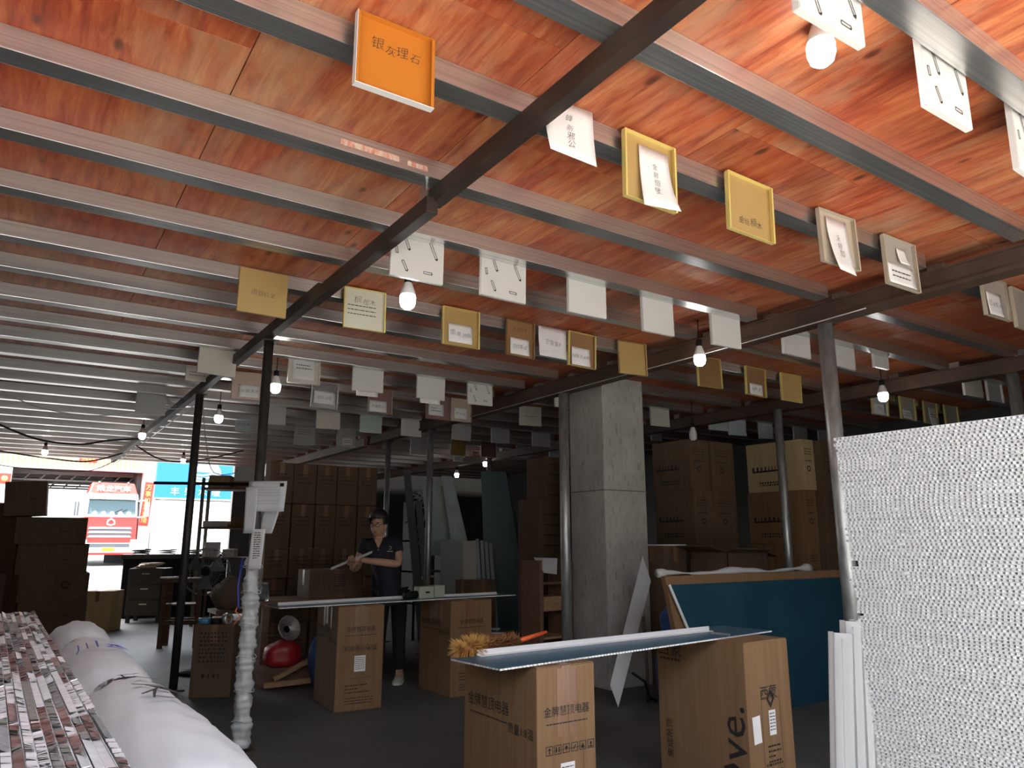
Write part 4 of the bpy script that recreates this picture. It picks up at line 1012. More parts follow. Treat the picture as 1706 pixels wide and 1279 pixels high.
CAB = mat('dark_cabinet_paint', (.020,.019,.020), .6, c2=(.028,.026,.026), scale=(3,3,3))
MB().box(0,0,.12,.60,.5,.93).build('carcass', CAB, t, bevel=.008)
for z in (.14,.40,.66):
    dr = MB().box(.03,-.018,z,.57,0,z+.25).build('drawer', CAB, t, bevel=.004); MB().box(.24,-.034,z+.17,.36,-.018,z+.19).build('handle', PIPE, dr)
for x, y in ((.02,.02),(.52,.02),(.02,.42),(.52,.42)): MB().box(x,y,0,x+.06,y+.06,.12).build('foot', CAB, t)
for k in range(5):
    o = MB().box(-.16,-.11,0,.16,.11,.018).build('paper_stack', WHITEPAPER if k % 2 else TIMBER, None, (2.02+.03*k, 15.0-.02*k, .932+.0185*k), (0,0,-.5+.25*k)); tag(o, ['lowest','second','third','fourth','topmost'][k] + ' sheaf in the heap of papers on the dark cabinet', 'papers', 'papers on the dark cabinet')
t = thing('counter', 'long dark counter behind the cabinet at the street opening', 'counter', (1.70, 15.75, 0), -.20)
MB().box(0,0,1.08,1.9,.5,1.16).build('counter_top', CAB, t); MB().box(.04,.06,0,1.86,.44,1.08).build('counter_body', BLACK, t)
for k in range(3):
    q = thing('coiled_cable', ['left','middle','right'][k] + ' coil of grey cable lying on the long dark counter', 'coil', (2.05+.45*k, 15.9-.09*k, 1.17), 0, 'coils on the counter')
    MB().tube([(.13*math.cos(a)*(1+.02*a), .10*math.sin(a), .012*a/2) for a in [.35*i for i in range(40)]], .012, 6).build('cable', PIPE if k else RUBBER, q)
t = thing('stool_bench', 'dark wooden trestle bench in front of the cabinet, left of the fan', 'bench', (1.72, 11.2, 0), -.4)
MB().box(0,0,.86,.55,.4,.91).build('seat', DARKWOOD, t)
for x, y in ((.02,.02),(.47,.02),(.02,.32),(.47,.32)): MB().box(x,y,0,x+.06,y+.06,.86).build('leg', DARKWOOD, t)
MB().box(.02,.03,.3,.53,.06,.36).build('stretcher', DARKWOOD, t); MB().box(.02,.33,.3,.53,.36,.36).build('stretcher', DARKWOOD, t)
MB().box(.04,.04,.55,.51,.36,.57).build('shelf', DARKWOOD, t)
o = MB().box(-.14,-.1,0,.14,.1,.02).build('white_papers', WHITEPAPER, None, (1.88,11.22,.912), (0,0,.3)); tag(o, 'white papers lying on the trestle bench beside the fan', 'papers')
t = thing('pedestal_fan', 'dark standing fan with a round wire grille behind the small carton', 'fan', (1.82, 8.95, 0), 0)
MB().lathe([(0,0),(.2,0),(.2,.03),(.05,.055),(.02,.06),(0,.06)], n=20).build('base', BLACK, t); MB().tube([(0,0,.05),(0,0,.98)], .014, 10).build('stem', BLACK, t)
fr = Matrix.Translation((0,-.06,1.08)) @ Matrix.Rotation(-.32, 4, 'Z') @ Matrix.Rotation(PI/2, 4, 'X')
def fp(r, a, d): return fr @ Vector((r*math.cos(a), r*math.sin(a), d))
mb = MB(); CH = mat('dark_chrome_wire', (.16,.16,.16), .3, .8)
for d0, rr_ in ((.0,.255),(.05,.24),(-.05,.245),(.068,.16),(.075,.07)): mb.tube([fp(rr_, 2*PI*k/28, d0) for k in range(29)], .0035, 5, False)
for k in range(44): mb.tube([fp(.05, 2*PI*k/44, .076), fp(.16, 2*PI*k/44, .066), fp(.245, 2*PI*k/44, .03), fp(.255, 2*PI*k/44, 0)], .0016, 4, False)
for k in range(30): mb.tube([fp(.06, 2*PI*k/30, -.07), fp(.2, 2*PI*k/30, -.055), fp(.255, 2*PI*k/30, 0)], .0016, 4, False)
mb.build('grille', CH, t)
mb = MB(); mb.tube([fp(0,0,-.16), fp(0,0,-.06)], .06, 14); mb.build('motor', BLACK, t)
hub = MB().tube([fp(0,0,-.03), fp(0,0,.085)], .045, 14).build('hub', BLACK, t)
FB = mat('smoky_fan_blade', (.13,.13,.14), .3)
for k in range(3):
    a = 2*PI*k/3 + .4
    MB().hexa([fp(.04,a-.3,.03),fp(.04,a+.5,-.01),fp(.04,a+.5,-.014),fp(.04,a-.3,.026),fp(.21,a-.35,.03),fp(.215,a+.55,-.02),fp(.215,a+.55,-.024),fp(.21,a-.35,.026)]).build('blade', FB, t)
t = carton('printed_carton', 'narrow brown carton with a printed table, in front of the fan', 1.50, 7.63, .37, .38, .64, CARTON2, math.radians(-28))
F = frame((0,-.0026,0),(1,0,0),(0,0,1)); mb = MB(); lines(mb, F, .06, .56, .25, 8, .036, .018, rr)
for (a,b,c_,e) in ((.045,.28,.325,.283),(.045,.595,.325,.598),(.045,.28,.048,.598),(.322,.28,.325,.598),(.10,.28,.102,.598)): mb.add([F @ Vector(q) for q in ((a,b,0),(c_,b,0),(c_,e,0),(a,e,0))], [(0,1,2,3)])
lines(mb, F, .10, .17, .16, 1, .03, .04, rr); tag(mb.build('small_print', INK, t), kind='stuff')
for k, (dx, dy, m, r_, l) in enumerate([(.06,.10,mat('light_blue_tape',(.10,.30,.50),.3),.055,'light blue'),(.18,.05,BLACK,.05,'black'),(.27,.03,mat('silver_tape',(.6,.6,.6),.25,.6),.05,'shiny silver'),(.15,.2,WHITEPL,.05,'white')]):
    q = Vector((1.50,7.63,0)) + Matrix.Rotation(math.radians(-28),4,'Z') @ Vector((dx,dy,0))
    t = thing('tape_roll', l + ' roll of tape on the narrow printed carton', 'tape', (q.x, q.y, .647), 0, 'rolls of tape on the narrow carton')
    MB().lathe([(r_*.6,0),(r_,0),(r_,.05),(r_*.6,.05),(r_*.6,0)], n=20).build('tape', m, t, (0,0,0) if k != 2 else (0,0,r_), (0,0,0) if k != 2 else (PI/2,0,.5)); MB().lathe([(r_*.55,0),(r_*.6,0),(r_*.6,.05),(r_*.55,.05),(r_*.55,0)], n=20).build('core', CARTON, t, (0,0,0) if k != 2 else (0,0,r_), (0,0,0) if k != 2 else (PI/2,0,.5))
blob('cloth_bundle', 'dark tan cloth bundle on the floor stand behind the wrapped post', 'bundle', 2.22,9.42,.62,.2,.17,.22,mat('tan_dim_cloth',(.17,.12,.08),.85),8)
o = MB().box(2.03,9.2,.58,2.49,9.65,.62).box(2.05,9.22,0,2.09,9.26,.58).box(2.43,9.22,0,2.47,9.26,.58).box(2.05,9.58,0,2.09,9.62,.58).box(2.43,9.58,0,2.47,9.62,.58).build('side_stand', DARKWOOD); tag(o, 'small dark wooden stand carrying the cloth bundle', 'stand')

# rack of goods on the right of the street opening
t = thing('goods_rack', 'dark steel rack loaded with goods at the right of the street opening', 'rack', (2.62, 13.75, 0), -.4)
for x, y in ((0,0),(.95,0),(0,.5),(.95,.5)): MB().box(x,y,0,x+.05,y+.05,2.5).build('upright', RUST if x else mat('olive_post_paint', (.20,.19,.14), .6), t)
for z in (.5,1.1,1.62,2.3): MB().box(0,0,z,1.0,.55,z+.03).build('shelf', DARKWOOD, t)
MB().box(-.78,-.04,2.37,1.0,.0,2.42).build('long_bar', BLACK, t)
def on_rack(dx, dy, z): q = Matrix.Rotation(-.4,4,'Z') @ Vector((dx,dy,0)); return (2.62+q.x, 13.75+q.y, z)
for k,(dx,z,w,h,m,l) in enumerate([(.06,1.652,.42,.10,WHITEPAPER,'wide pale stack of sheets on the middle shelf of the goods rack'),(.52,1.652,.28,.16,CARTON,'tan box on the middle shelf of the goods rack'),(.12,1.132,.2,.26,WHITEPL,'white container on the lower shelf of the goods rack'),(.42,1.132,.2,.14,WHITEPAPER,'pale folded stack on the lower shelf of the goods rack'),(.10,2.332,.36,.22,CARTON3,'pale box on the top shelf of the goods rack'),(.52,2.332,.4,.12,mat('tan_cloth_pack',(.38,.22,.15),.8),'tan cloth pack on the top shelf of the goods rack')]):
    o = MB().box(0,.06,0,w,.44,h).build('rack_goods', m, None, on_rack(dx,0,z), (0,0,-.4), bevel=.012); tag(o, l, 'goods')
# hanging cables
CB = mat('black_cable', (.012,.012,.012), .5); WC = mat('white_cable', (.55,.53,.5), .5)
def cable(pts, r, m, label):
    P = []
    for i in range(len(pts)-1):
        a, b = Vector(pts[i]), Vector(pts[i+1]); p0 = Vector(pts[max(i-1,0)]); p3 = Vector(pts[min(i+2,len(pts)-1)])
        for k in range(6):
            t_ = k/6; P.append(.5*((2*a)+(-p0+b)*t_+(2*p0-5*a+4*b-p3)*t_*t_+(-p0+3*a-3*b+p3)*t_**3))
    P.append(Vector(pts[-1])); tag(MB().tube(P, r, 6).build('cable', m), label, 'cable')
cable([(-.42,12.4,3.03),(.09,12.4,2.84),(.62,12.4,2.80),(1.0,12.35,2.88),(1.42,12.3,2.93)], .016, CB, 'thick black cable sagging under the far left joists')
cable([(-.4,14.6,2.86),(.3,14.6,2.78),(.9,14.6,2.76),(1.42,14.5,2.93)], .014, CB, 'second black cable sagging lower above the truck')
cable([(1.46,13.2,2.93),(1.9,13.4,2.74),(2.5,13.5,2.78),(3.2,13.4,2.98)], .012, CB, 'black cable hanging right of the tube girder near the blue sign')
cable([(-.27,8.3,2.80),(.07,8.3,2.67),(.53,8.3,2.64),(.96,8.3,2.73),(1.44,8.2,2.80)], .006, WC, 'thin white cable slung from the left to the dark post')
cable([(1.5,8.15,2.80),(1.62,8.5,2.5),(1.95,9.6,2.25),(2.6,11.5,2.4),(3.1,13.3,2.62)], .006, WC, 'thin white cable drooping from the dark post to the goods rack')
cable([(-.5,15.8,2.74),(.2,15.9,2.68),(1.0,15.9,2.70),(1.45,15.8,2.93)], .008, CB, 'thin black cable crossing in front of the opposite building')
cable([(1.50,8.0,2.90),(1.50,11.0,2.91),(1.49,16.2,2.91)], .007, WC, 'thin white cable running along the underside of the tube girder')
cable([(4.44,2.5,2.90),(4.435,3.7,2.885),(4.435,5.2,2.89),(4.435,7.6,2.885)], .004, WC, 'thin white wire running along the bottom edge of the brown beam')
struct(MB().box(.95,2.727,3.055,1.22,2.7295,3.082).box(1.26,2.727,3.05,1.36,2.7295,3.075).build('trim_11', mat('faded_joist_sticker', (.62,.50,.40), .7, c2=(.55,.20,.14), scale=(60,60,20), amt=.4)))
# ---------------------------------------------------------------- the man behind the far board
def skin_obj(name, nodes_, edges, m, parent, root, levels=2):
    keys = list(nodes_); idx = {k: i for i, k in enumerate(keys)}
    me = bpy.data.meshes.new(name); me.from_pydata([nodes_[k][0] for k in keys], [(idx[a], idx[b]) for a, b in edges], [])
    o = link(name, me, parent); me.materials.append(m)
    md = o.modifiers.new('skin', 'SKIN'); md.use_smooth_shade = True
    for k in keys:
        r = nodes_[k][1]; sv = me.skin_vertices[0].data[idx[k]]
        sv.radius = r if isinstance(r, tuple) else (r, r); sv.use_root = (k == root)
    sub = o.modifiers.new('smooth', 'SUBSURF'); sub.levels = levels; sub.render_levels = levels
    return o
man = thing('person', 'man in navy polo shirt and glasses looking down at a white strip in his hands', 'person', (3.36, 7.34, 0), HEAD - PI/2)
SKINM = mat('skin', (.50,.29,.20), .55, c2=(.56,.34,.24), scale=(10,10,10)); NAVY = mat('navy_polo_cloth', (.010,.012,.022), .85, c2=(.016,.018,.03), scale=(20,20,20)); TROUS = mat('black_trousers', (.010,.010,.012), .85)
HAIR = mat('black_hair', (.012,.010,.009), .5, c2=(.03,.025,.022), scale=(60,60,60))
B = {'pel':((.0,0,.93),(.10,.07)),'sp':((-.04,0,1.10),(.105,.075)),'ch':((-.10,-.02,1.28),(.16,.11)),'nb':((-.125,-.04,1.415),(.062,.062)),'nk':((-.13,-.06,1.46),(.052,.055)),
 'hd':((-.135,-.085,1.53),(.066,.08)),'hm':((-.138,-.09,1.60),(.078,.095)),'ht':((-.138,-.075,1.67),(.068,.082)),
 'sl':((.055,-.01,1.375),.062),'el':((.10,-.15,1.175),.046),'fl':((-.10,-.27,1.205),.040),'wl':((-.265,-.345,1.225),.027),
 'sr':((-.30,-.02,1.37),.062),'er':((-.35,-.10,1.14),.046),'fr':((-.36,-.24,1.14),.038),'wr':((-.345,-.32,1.17),.027),
 'hl':((.09,0,.86),.088),'kl':((.10,-.02,.48),.058),'al':((.115,.02,.09),.04),'tl':((.125,-.12,.045),.035),
 'hr':((-.09,0,.86),.088),'kr':((-.10,-.02,.48),.058),'ar':((-.11,.02,.09),.04),'tr':((-.125,-.12,.045),.035)}
E_ = [('pel','sp'),('sp','ch'),('ch','nb'),('nb','nk'),('nk','hd'),('hd','hm'),('hm','ht'),('ch','sl'),('sl','el'),('el','fl'),('fl','wl'),('ch','sr'),('sr','er'),('er','fr'),('fr','wr'),
 ('pel','hl'),('hl','kl'),('kl','al'),('al','tl'),('pel','hr'),('hr','kr'),('kr','ar'),('ar','tr')]
skin_obj('body', B, E_, SKINM, man, 'pel')
def grow(k, d, zup=0): 
    p, r = B[k]; r = r if isinstance(r, tuple) else (r, r); return (p, (r[0]+d, r[1]+d))
S = {k: grow(k, .032) for k in ('ch','sl','sr')}; S['pel'] = ((0,0,.93),(.19,.14)); S['sp'] = ((-.045,-.01,1.10),(.195,.15))
S['nb'] = ((-.122,-.02,1.365),(.085,.075)); S['ul'] = ((.092,-.10,1.255),(.066,.066)); S['ur'] = ((-.335,-.065,1.24),(.066,.066)); S['hem'] = ((.01,0,.83),(.19,.14))
skin_obj('polo_shirt', S, [('hem','pel'),('pel','sp'),('sp','ch'),('ch','nb'),('ch','sl'),('sl','ul'),('ch','sr'),('sr','ur')], NAVY, man, 'pel')
Tn = {k: grow(k, .018) for k in ('hl','kl','hr','kr')}; Tn['pel'] = ((0,0,.93),(.15,.112)); Tn['al'] = ((.115,.02,.10),(.062,.066)); Tn['ar'] = ((-.11,.02,.10),(.062,.066))
skin_obj('trousers', Tn, [('pel','hl'),('hl','kl'),('kl','al'),('pel','hr'),('hr','kr'),('kr','ar')], TROUS, man, 'pel')
# collar, placket button, chest emblem
mb = MB()
for sg_ in (-1, 1):
    mb.hexa([(-.12+sg_*.005,-.160,1.352),(-.12+sg_*.075,-.135,1.372),(-.12+sg_*.078,-.120,1.376),(-.12+sg_*.008,-.150,1.356),(-.12+sg_*.055,-.120,1.418),(-.12+sg_*.09,-.055,1.432),(-.12+sg_*.08,-.045,1.436),(-.12+sg_*.045,-.108,1.422)])
mb.build('collar', NAVY, man)
MB().hexa([(-.168,-.142,1.432),(-.082,-.142,1.432),(-.085,-.105,1.445),(-.165,-.105,1.445),(-.125,-.162,1.345),(-.115,-.162,1.345),(-.115,-.12,1.345),(-.125,-.12,1.345)]).build('open_neck', SKINM, man)
MB().lathe([(0,0),(.006,0),(.006,.003),(0,.004)], n=10).build('button', WHITEPL, man, (-.118,-.168,1.325), (PI/2,0,0))
mb = MB()
for q in range(5):
    a0, a1 = PI*.75+1.5*PI*q/5+PI*.5, PI*.75+1.5*PI*(q+1)/5+PI*.5
    mb.hexa([(.0+r_*math.cos(a), y, 1.345+r_*math.sin(a)) for y in (-.150,-.152) for r_, a in ((.018,a0),(.018,a1),(.013,a1),(.013,a0))])
mb.box(-.03,-.152,1.305,.03,-.150,1.312); mb.build('chest_emblem', mat('pale_embroidery', (.5,.5,.52), .7), man)
# head details (the head looks down to the left of the picture)
hd = Matrix.Translation((-.138,-.09,1.595)) @ Matrix.Rotation(-.22, 4, 'Z') @ Matrix.Rotation(.20, 4, 'X')
def hp(x, y, z): return hd @ Vector((x, y, z))
def ell(name, c, r, m, n=10):
    bm = bmesh.new(); bmesh.ops.create_uvsphere(bm, u_segments=n*2, v_segments=n, radius=1)
    for v in bm.verts: v.co = hp(c[0]+v.co.x*r[0], c[1]+v.co.y*r[1], c[2]+v.co.z*r[2])
    me = bpy.data.meshes.new(name); bm.to_mesh(me); bm.free(); me.materials.append(m)
    for p in me.polygons: p.use_smooth = True
    return link(name, me, man)
ell('face', (0,-.012,-.025), (.078,.095,.115), SKINM, 12)
EYEW = mat('eye_white', (.7,.68,.65), .3)
for s in (-1, 1):
    ell('eye', (s*.032,-.094,.0), (.013,.009,.007), EYEW, 6); ell('iris', (s*.032,-.101,-.001), (.005,.004,.005), BLACK, 5)
    ell('eyebrow', (s*.034,-.101,.026), (.020,.006,.005), HAIR, 6); ell('ear', (s*.080,.0,-.02), (.012,.022,.034), SKINM, 7)
ell('nose', (0,-.108,-.032), (.013,.018,.022), SKINM, 7); ell('mouth', (0,-.099,-.070), (.024,.007,.007), mat('lips', (.36,.15,.12), .5), 6)
bm = bmesh.new(); bmesh.ops.create_uvsphere(bm, u_segments=24, v_segments=14, radius=1)
for v in bm.verts:
    x, y, z = v.co; k = 1 + .03*math.sin(x*23+z*17)*math.cos(y*19)
    v.co = Vector((x*.090*k, y*.106*k + .004, z*.105*k + .045))
kill = [f for f in bm.faces if (f.calc_center_median().z < .005 and f.calc_center_median().y < .02) or (f.calc_center_median().y < -.055 and f.calc_center_median().z < .062) or f.calc_center_median().z < -.055]
bmesh.ops.delete(bm, geom=kill, context='FACES')
for v in bm.verts: v.co = hp(*v.co)
me = bpy.data.meshes.new('hair'); bm.to_mesh(me); bm.free(); me.materials.append(HAIR)
for p in me.polygons: p.use_smooth = True
o = link('hair', me, man); md = o.modifiers.new('thickness', 'SOLIDIFY'); md.thickness = .012; md.offset = 1
mb = MB()
for s in (-1, 1):
    mb.tube([hp(s*.034+.024*math.cos(a), -.112, .0+.016*math.sin(a)) for a in [2*PI*k/14 for k in range(15)]], .0028, 5, False); mb.tube([hp(s*.058,-.110,.006), hp(s*.082,-.02,.004)], .0025, 5)
mb.tube([hp(-.010,-.113,.004), hp(.010,-.113,.004)], .0025, 5); mb.build('glasses', BLACK, man)
# hands: palms with five separate bent fingers closed on the strip
def hand(name, wrist, palm_dir, side_dir, curl_dir, sgn):
    w = Vector(wrist); d = Vector(palm_dir).normalized(); c = Vector(curl_dir).normalized(); s = (Vector(side_dir) - d*Vector(side_dir).dot(d)).normalized()
    nd = {'w':(tuple(w),.024),'p':(tuple(w+d*.045),(.038,.018)),'k':(tuple(w+d*.085),(.040,.015))}; ed = [('w','p'),('p','k')]
    o = skin_obj(name, nd, ed, SKINM, man, 'w', 2)
    for i, (off, L_) in enumerate(((-.030,.062),(-.010,.072),(.010,.067),(.029,.052))):
        a = w + d*.080 + s*off; p1 = a + d*L_*.55 + c*.004; p2 = p1 + (d*.45+c*.9).normalized()*L_*.42; p3 = p2 + (c-d*.45).normalized()*L_*.32
        MB().tube([a, a.lerp(p1,.6), p1, p2, p3], [.0095,.0092,.0088,.0082,.0062], 8).build('finger', SKINM, o)
    a = w + d*.03 - s*.026*1; p1 = a - s*.026 + d*.022 + c*.010; p2 = p1 + d*.028 + c*.014; MB().tube([a, p1, p2], [.013,.0105,.0078], 8).build('thumb', SKINM, o)
    return o
hand('left_hand', (-.262,-.343,1.225), (-1,-.12,.12), (0,.35,1), (0,.6,-.8), 1)
hand('right_hand', (-.345,-.318,1.168), (.10,-.75,.35), (1,.1,0), (0,-.3,.9), -1)
# shoes
SHOE = mat('off_white_sneaker', (.50,.47,.40), .6, c2=(.40,.38,.33), scale=(30,30,30))
for s in (-1, 1):
    x0 = .118*s; vv = []; rows = [(.075,.034,.10),(.06,.042,.105),(0,.046,.095),(-.06,.047,.075),(-.12,.05,.06),(-.17,.045,.05),(-.20,.025,.036)]
    for y, w, h in rows: vv += [(x0-w,y,.022),(x0-w*.9,y,h*.65),(x0-w*.45,y,h),(x0+w*.45,y,h),(x0+w*.9,y,h*.65),(x0+w,y,.022)]
    ff = [tuple(range(6)), tuple(reversed(range(36,42)))] + [(i*6+k,(i+1)*6+k,(i+1)*6+(k+1)%6,i*6+(k+1)%6) for i in range(6) for k in range(6)]
    mb = MB(); mb.smooth = True; mb.add(vv, ff); sh = mb.build('shoe', SHOE, man)
    mb = MB(); mb.add([(x0-w*1.06,y,z) for y,w,h in rows for z in (0,.026)] + [(x0+w*1.06,y,z) for y,w,h in rows for z in (0,.026)], [(2*i,2*i+2,2*i+3,2*i+1) for i in range(6)]+[(14+2*i+1,14+2*i+3,14+2*i+2,14+2*i) for i in range(6)]+[(2*i+1,2*i+3,14+2*i+3,14+2*i+1) for i in range(6)]+[(2*i,14+2*i,14+2*i+2,2*i+2) for i in range(6)]+[(12,26,27,13),(0,1,15,14)])
    mb.build('sole', WHITEPL, sh)
    mb = MB()
    for y in (-.02,-.045,-.07,-.095): mb.box(x0-.024,y,.088+y*.28,x0+.024,y+.009,.094+y*.28)
    mb.build('laces', WHITEPAPER, sh)
MM = man.matrix_basis
def mw(x, y, z): return Matrix.Translation((3.36,7.34,0)) @ Matrix.Rotation(HEAD-PI/2,4,'Z') @ Vector((x,y,z))
o = MB().bar(mw(-.56,-.34,1.14), mw(-.14,-.385,1.305), .045, .006, (0,-.6,1)).build('white_strip', WHITE); tag(o, 'flat white strip held in the hands of the standing man', 'strip')

# ---------------------------------------------------------------- street opposite: shed, shop, truck
FY = 38.0; GZ = .35
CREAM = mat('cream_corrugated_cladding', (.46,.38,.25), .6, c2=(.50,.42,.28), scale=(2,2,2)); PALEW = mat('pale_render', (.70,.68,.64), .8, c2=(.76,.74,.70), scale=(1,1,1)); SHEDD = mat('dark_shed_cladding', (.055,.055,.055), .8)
shed = thing('shed_building', 'cream clad shed building across the street with a dark open bay', 'building', (0,FY,GZ), 0)
MB().box(-1.3,0,0,-.42,.5,4.25).build('left_pillar', PALEW, shed); MB().box(4.66,0,0,5.18,.5,6.2).build('right_pillar', PALEW, shed)
mb = MB()
for i in range(60):
    x = -6 + i*.18
    if x > 4.6: break
    mb.box(x, -.02, 4.23, x+.10, .2, 6.2); mb.box(x+.10, .02, 4.23, x+.18, .2, 6.2)
mb.build('cladding', CREAM, shed); MB().box(-.5,-.04,4.16,4.7,.25,4.26).build('lintel', PALEW, shed)
MB().box(-8,0,0,-1.3,.4,4.25).build('side_wall', PALEW, shed)
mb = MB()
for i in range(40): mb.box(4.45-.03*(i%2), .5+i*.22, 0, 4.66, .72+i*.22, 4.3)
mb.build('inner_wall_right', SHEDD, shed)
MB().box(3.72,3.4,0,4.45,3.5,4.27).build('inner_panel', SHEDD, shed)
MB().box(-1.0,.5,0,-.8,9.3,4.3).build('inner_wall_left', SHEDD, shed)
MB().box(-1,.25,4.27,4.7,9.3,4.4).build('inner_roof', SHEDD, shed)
mb = MB()
for y in (1.5,3.5,5.5,7.5): mb.box(-.8,y,4.02,4.5,y+.12,4.22); mb.box(-.8,y,3.72,4.5,y+.10,3.80); [mb.bar((-.6+k*.6,y+.05,3.76),(-.3+k*.6,y+.05,4.1),.05) for k in range(9)]
mb.build('roof_truss', mat('grey_truss_paint', (.16,.16,.16), .7), shed)
MB().box(-6,24,0,14,24.4,9).build('far_yard_wall', PALEW, shed)
sg = thing('shop_building', 'shop with a closed white roller shutter under the blue sign', 'building', (5.18,FY,GZ), 0)
MB().box(0,.05,0,6,.5,2.95).box(0,.05,2.9,6,.5,6.2).build('front_wall', PALEW, sg)
mb = MB()
SHUT = mat('cream_shutter_slats', (.84,.81,.74), .55)
for i in range(28): MB().hexa([(.05,-.0,.02+i*.104),(5.6,-.0,.02+i*.104),(5.6,.04,.02+i*.104),(.05,.04,.02+i*.104),(.05,.02,.118+i*.104),(5.6,.02,.118+i*.104),(5.6,.045,.118+i*.104),(.05,.045,.118+i*.104)]).build('slat', SHUT, sg)
MB().box(0,-.1,0,.07,.05,2.95).build('guide_rail', PIPE, sg)
BLUES = mat('bright_blue_sign', (.012,.20,.56), .45); SIGNW = mat('white_sign_lettering', (.85,.85,.85), .5)
sign = thing('shop_sign', 'bright blue shop sign with a round white wave logo and white characters', 'sign', (5.20,FY-.14,3.34), 0)
MB().box(0,0,0,5.2,.12,1.80).build('sign_board', BLUES, sign)
MB().box(0,-.01,-.02,5.2,.12,.04).build('sign_edge', SIGNW, sign)
Ms = frame((0,-.012,0),(1,0,0),(0,0,1)); mb = MB()
for i, ch in enumerate('丰荣水暖'): put_text(mb, Ms, ch, .42, cx=.85+i*.62, cy=.36)
mb.build('sign_characters', SIGNW, sign)
mb = MB(); cx, cy, R_ = 2.25, 1.22, .62
for q in range(36):
    a0, a1 = 2*PI*q/36, 2*PI*(q+1)/36
    mb.add([Ms @ Vector((cx+r_*math.cos(a), cy+r_*math.sin(a), 0)) for r_, a in ((R_,a0),(R_,a1),(R_-.07,a1),(R_-.07,a0))], [(0,1,2,3)])
for yy, amp in ((-.02,.05),(-.17,.05),(-.33,.04)):
    n = 14
    for q in range(n):
        u0, u1 = -1+2*q/n, -1+2*(q+1)/n; hw = math.sqrt(max(0,(R_-.07)**2-yy**2))
        f = lambda u: (cx+u*hw, cy+yy+amp*math.sin(u*3)); p0, p1 = f(u0), f(u1)
        mb.add([Ms @ Vector(p) for p in ((p0[0],p0[1]-.035,0),(p1[0],p1[1]-.035,0),(p1[0],p1[1]+.045,0),(p0[0],p0[1]+.045,0))], [(0,1,2,3)])
mb.add([Ms @ Vector((cx+(R_-.06)*math.cos(a), cy+(R_-.06)*math.sin(a), -.001)) for a in [math.asin(.18)+k*(PI-2*math.asin(.18))/20 for k in range(21)]], [tuple(range(21))])
mb.build('sign_logo', SIGNW, sign)
REDP = mat('red_couplet_paper', (.72,.05,.03), .6); GOLDP = mat('gold_characters', (.85,.55,.12), .5)
cp = tag(MB().box(-.19,-.02,-1.0,.19,0,1.0).build('door_couplet', REDP, None, (4.91,FY-.01,3.08), (0,.05,0)), 'tall red paper couplet with gold characters beside the shed opening', 'couplet')
mb = MB(); put_text(mb, frame((0,-.024,0),(1,0,0),(0,0,1)), '万事如意兴隆', .27, 0, True); mb.build('couplet_characters', GOLDP, cp)
cp = tag(MB().box(-.35,-.03,-.11,.35,0,.11).build('door_banner', REDP, None, (2.35,FY-.03,4.98)), 'small red banner on the cream cladding above the shed opening', 'banner')
put_text(MB(), frame((0,-.034,0),(1,0,0),(0,0,1)), '万事如意', .14).build('banner_characters', GOLDP, cp)
cp = tag(MB().box(-.22,-.03,-.22,.22,0,.22).build('door_banner', REDP, None, (-.66,FY-.02,4.0)), 'red square paper on the pillar at the left edge', 'banner')
MB().lathe([(0,0),(.12,0),(.12,.01),(0,.01)], n=16).build('gold_roundel', GOLDP, cp, (0,-.035,0), (PI/2,0,0))

tr = thing('truck', 'red truck cab with white trim parked nose out in the shed opening', 'truck', (3.40, 36.6, GZ+.16), 0)
TRED = mat('truck_red_paint', (.62,.035,.025), .3); TWH = mat('truck_white_paint', (.80,.80,.80), .3); TGL = mat('truck_windscreen', (.05,.09,.10), .08); TGREY = mat('truck_grey_grille', (.10,.11,.12), .5)
W_ = 1.04
MB().hexa([(-W_,0,.75),(W_,0,.75),(W_,2.2,.75),(-W_,2.2,.75),(-W_*.985,.06,2.0),(W_*.985,.06,2.0),(W_*.985,2.2,2.0),(-W_*.985,2.2,2.0)]).build('lower_cab', TRED, tr, bevel=.05)
MB().hexa([(-W_*.985,.07,1.95),(W_*.985,.07,1.95),(W_*.985,2.2,1.95),(-W_*.985,2.2,1.95),(-W_*.94,.30,2.95),(W_*.94,.30,2.95),(W_*.94,2.2,2.95),(-W_*.94,2.2,2.95)]).build('upper_cab', TWH, tr, bevel=.04)
MB().hexa([(-W_*.93,.20,2.90),(W_*.93,.20,2.90),(W_*.93,2.2,2.90),(-W_*.93,2.2,2.90),(-W_*.80,.55,3.42),(W_*.80,.55,3.42),(W_*.80,2.2,3.42),(-W_*.80,2.2,3.42)]).build('roof_cap', TRED, tr, bevel=.06)
MB().hexa([(-W_*.97,.06,2.68),(W_*.97,.06,2.68),(W_*.97,.3,2.68),(-W_*.97,.3,2.68),(-W_*.93,.12,2.92),(W_*.93,.12,2.92),(W_*.93,.35,2.92),(-W_*.93,.35,2.92)]).build('sun_visor', TWH, tr, bevel=.02)
MB().hexa([(-W_*.90,.065,2.02),(W_*.90,.065,2.02),(W_*.90,.12,2.02),(-W_*.90,.12,2.02),(-W_*.87,.205,2.66),(W_*.87,.205,2.66),(W_*.87,.26,2.66),(-W_*.87,.26,2.66)]).build('windscreen', TGL, tr)
for s in (-1,1): MB().bar((s*.1+.02,.05,2.0),(s*.1+.5,.10,2.25),.02).build('wiper', BLACK, tr)
tx = put_text(MB(), frame((0,.30,3.13),(1,0,0),(0,.55,1)), '乘龙汽车', .34, cx=0, cy=.03); tx.v = [(p[0], p[1]-.03, p[2]) for p in tx.v]; tx.build('roof_lettering', SIGNW, tr)
MB().box(-W_*.97,-.03,1.90,W_*.97,.1,2.0).build('white_band', TWH, tr, bevel=.015)
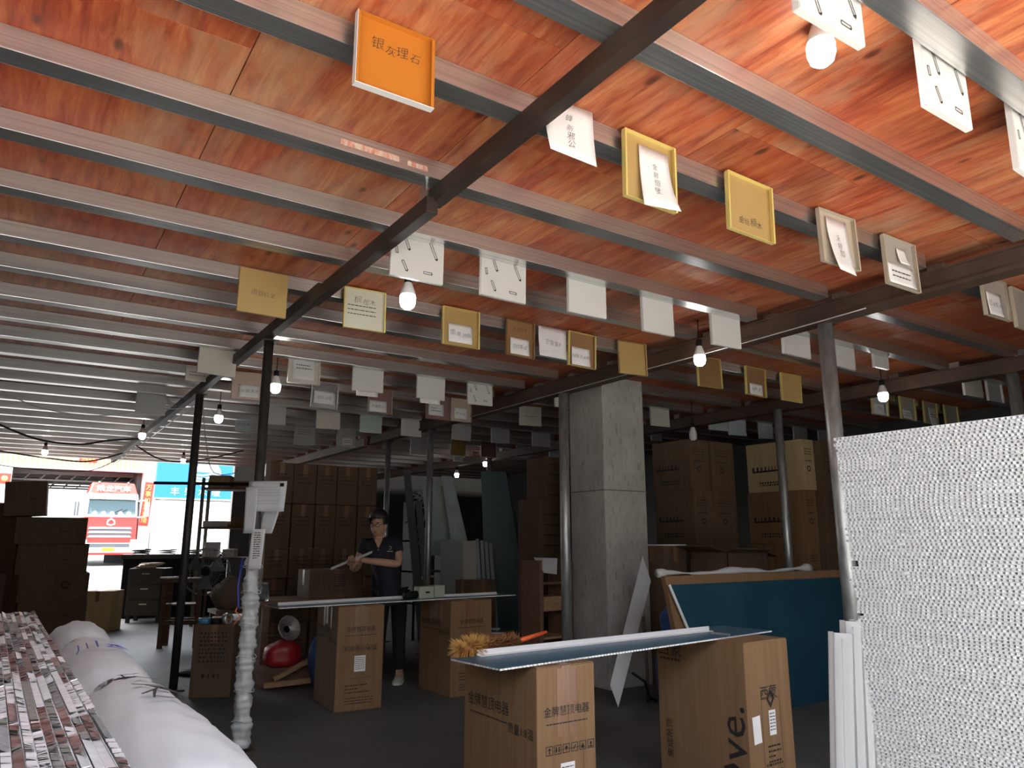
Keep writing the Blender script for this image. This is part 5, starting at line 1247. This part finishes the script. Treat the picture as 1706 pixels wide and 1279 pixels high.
mb = MB(); cx, cy = 0, 1.68
for q in range(3):
    a0 = PI/2+2*PI*q/3; a1 = PI/2+2*PI*(q+1)/3
    mb.tube([(cx+.17*math.cos(a0),-.03,cy+.15*math.sin(a0)),(cx+.17*math.cos((a0+a1)/2)*.85,-.03,cy+.15*math.sin((a0+a1)/2)*.85),(cx+.17*math.cos(a1),-.03,cy+.15*math.sin(a1))], .035, 6)
mb.build('front_emblem', SIGNW, tr)
for z, m, d in ((1.40,TWH,.07),(1.30,TGREY,.04),(1.22,TWH,.07),(1.12,TGREY,.04),(1.04,TWH,.07)): MB().hexa([(-.85,-d,z),(.85,-d,z),(.85,.02,z),(-.85,.02,z),(-.78,-d,z+.075),(.78,-d,z+.075),(.78,.02,z+.075),(-.78,.02,z+.075)]).build('grille_bar', m, tr)
MB().box(-W_,-.12,.32,W_,.3,.80).build('bumper', TWH, tr, bevel=.05); MB().box(-.8,-.135,.62,.8,-.1,.78).build('lower_grille', TGREY, tr); MB().box(-W_*.98,-.14,.30,W_*.98,-.05,.40).build('bumper_lip', TRED, tr, bevel=.02)
pl = MB().box(-.24,-.165,.46,.24,-.14,.60).build('number_plate', mat('yellow_plate', (.85,.60,.02), .5), tr)
for s in (-1,1):
    MB().hexa([(s*.80,-.13,.50),(s*1.08,-.10,.50),(s*1.08,0,.50),(s*.80,0,.50),(s*.84,-.11,.95),(s*1.10,-.05,.95),(s*1.10,.02,.95),(s*.84,.02,.95)]).build('headlamp', mat('headlamp_lens', (.75,.78,.80), .1), tr)
    mr = MB().tube([(s*W_*.95,.15,2.62),(s*1.30,-.05,2.66),(s*1.36,-.08,2.5),(s*1.36,-.08,1.95),(s*W_*.97,.1,1.9)], .03, 8).build('mirror_arm', TWH, tr); MB().box(s*1.36-.09,-.10,1.95,s*1.36+.09,-.02,2.55).build('mirror', TWH if s > 0 else TGREY, mr, bevel=.02)
    wh = MB().tube([(s*(W_-.30),1.2,.48),(s*(W_-.02),1.2,.48)], .48, 24).build('wheel', RUBBER, tr); MB().tube([(s*(W_-.06),1.2,.48),(s*(W_+.0),1.2,.48)], .27, 18).build('wheel_hub', PIPE, wh)
    MB().box(s*W_*.55-.03,.5,3.42,s*W_*.55+.03,.56,3.47).build('roof_lamp', TWH, tr)
MB().box(-.5,.4,.5,.5,3.0,.85).build('chassis', BLACK, tr)
for k in range(5): MB().lathe([(0,0),(.09,0),(.10,.06),(.05,.14),(0,.15)], n=10).build('dashboard_toy', WHITEPAPER, tr, (-.65+k*.33,.02,2.0))
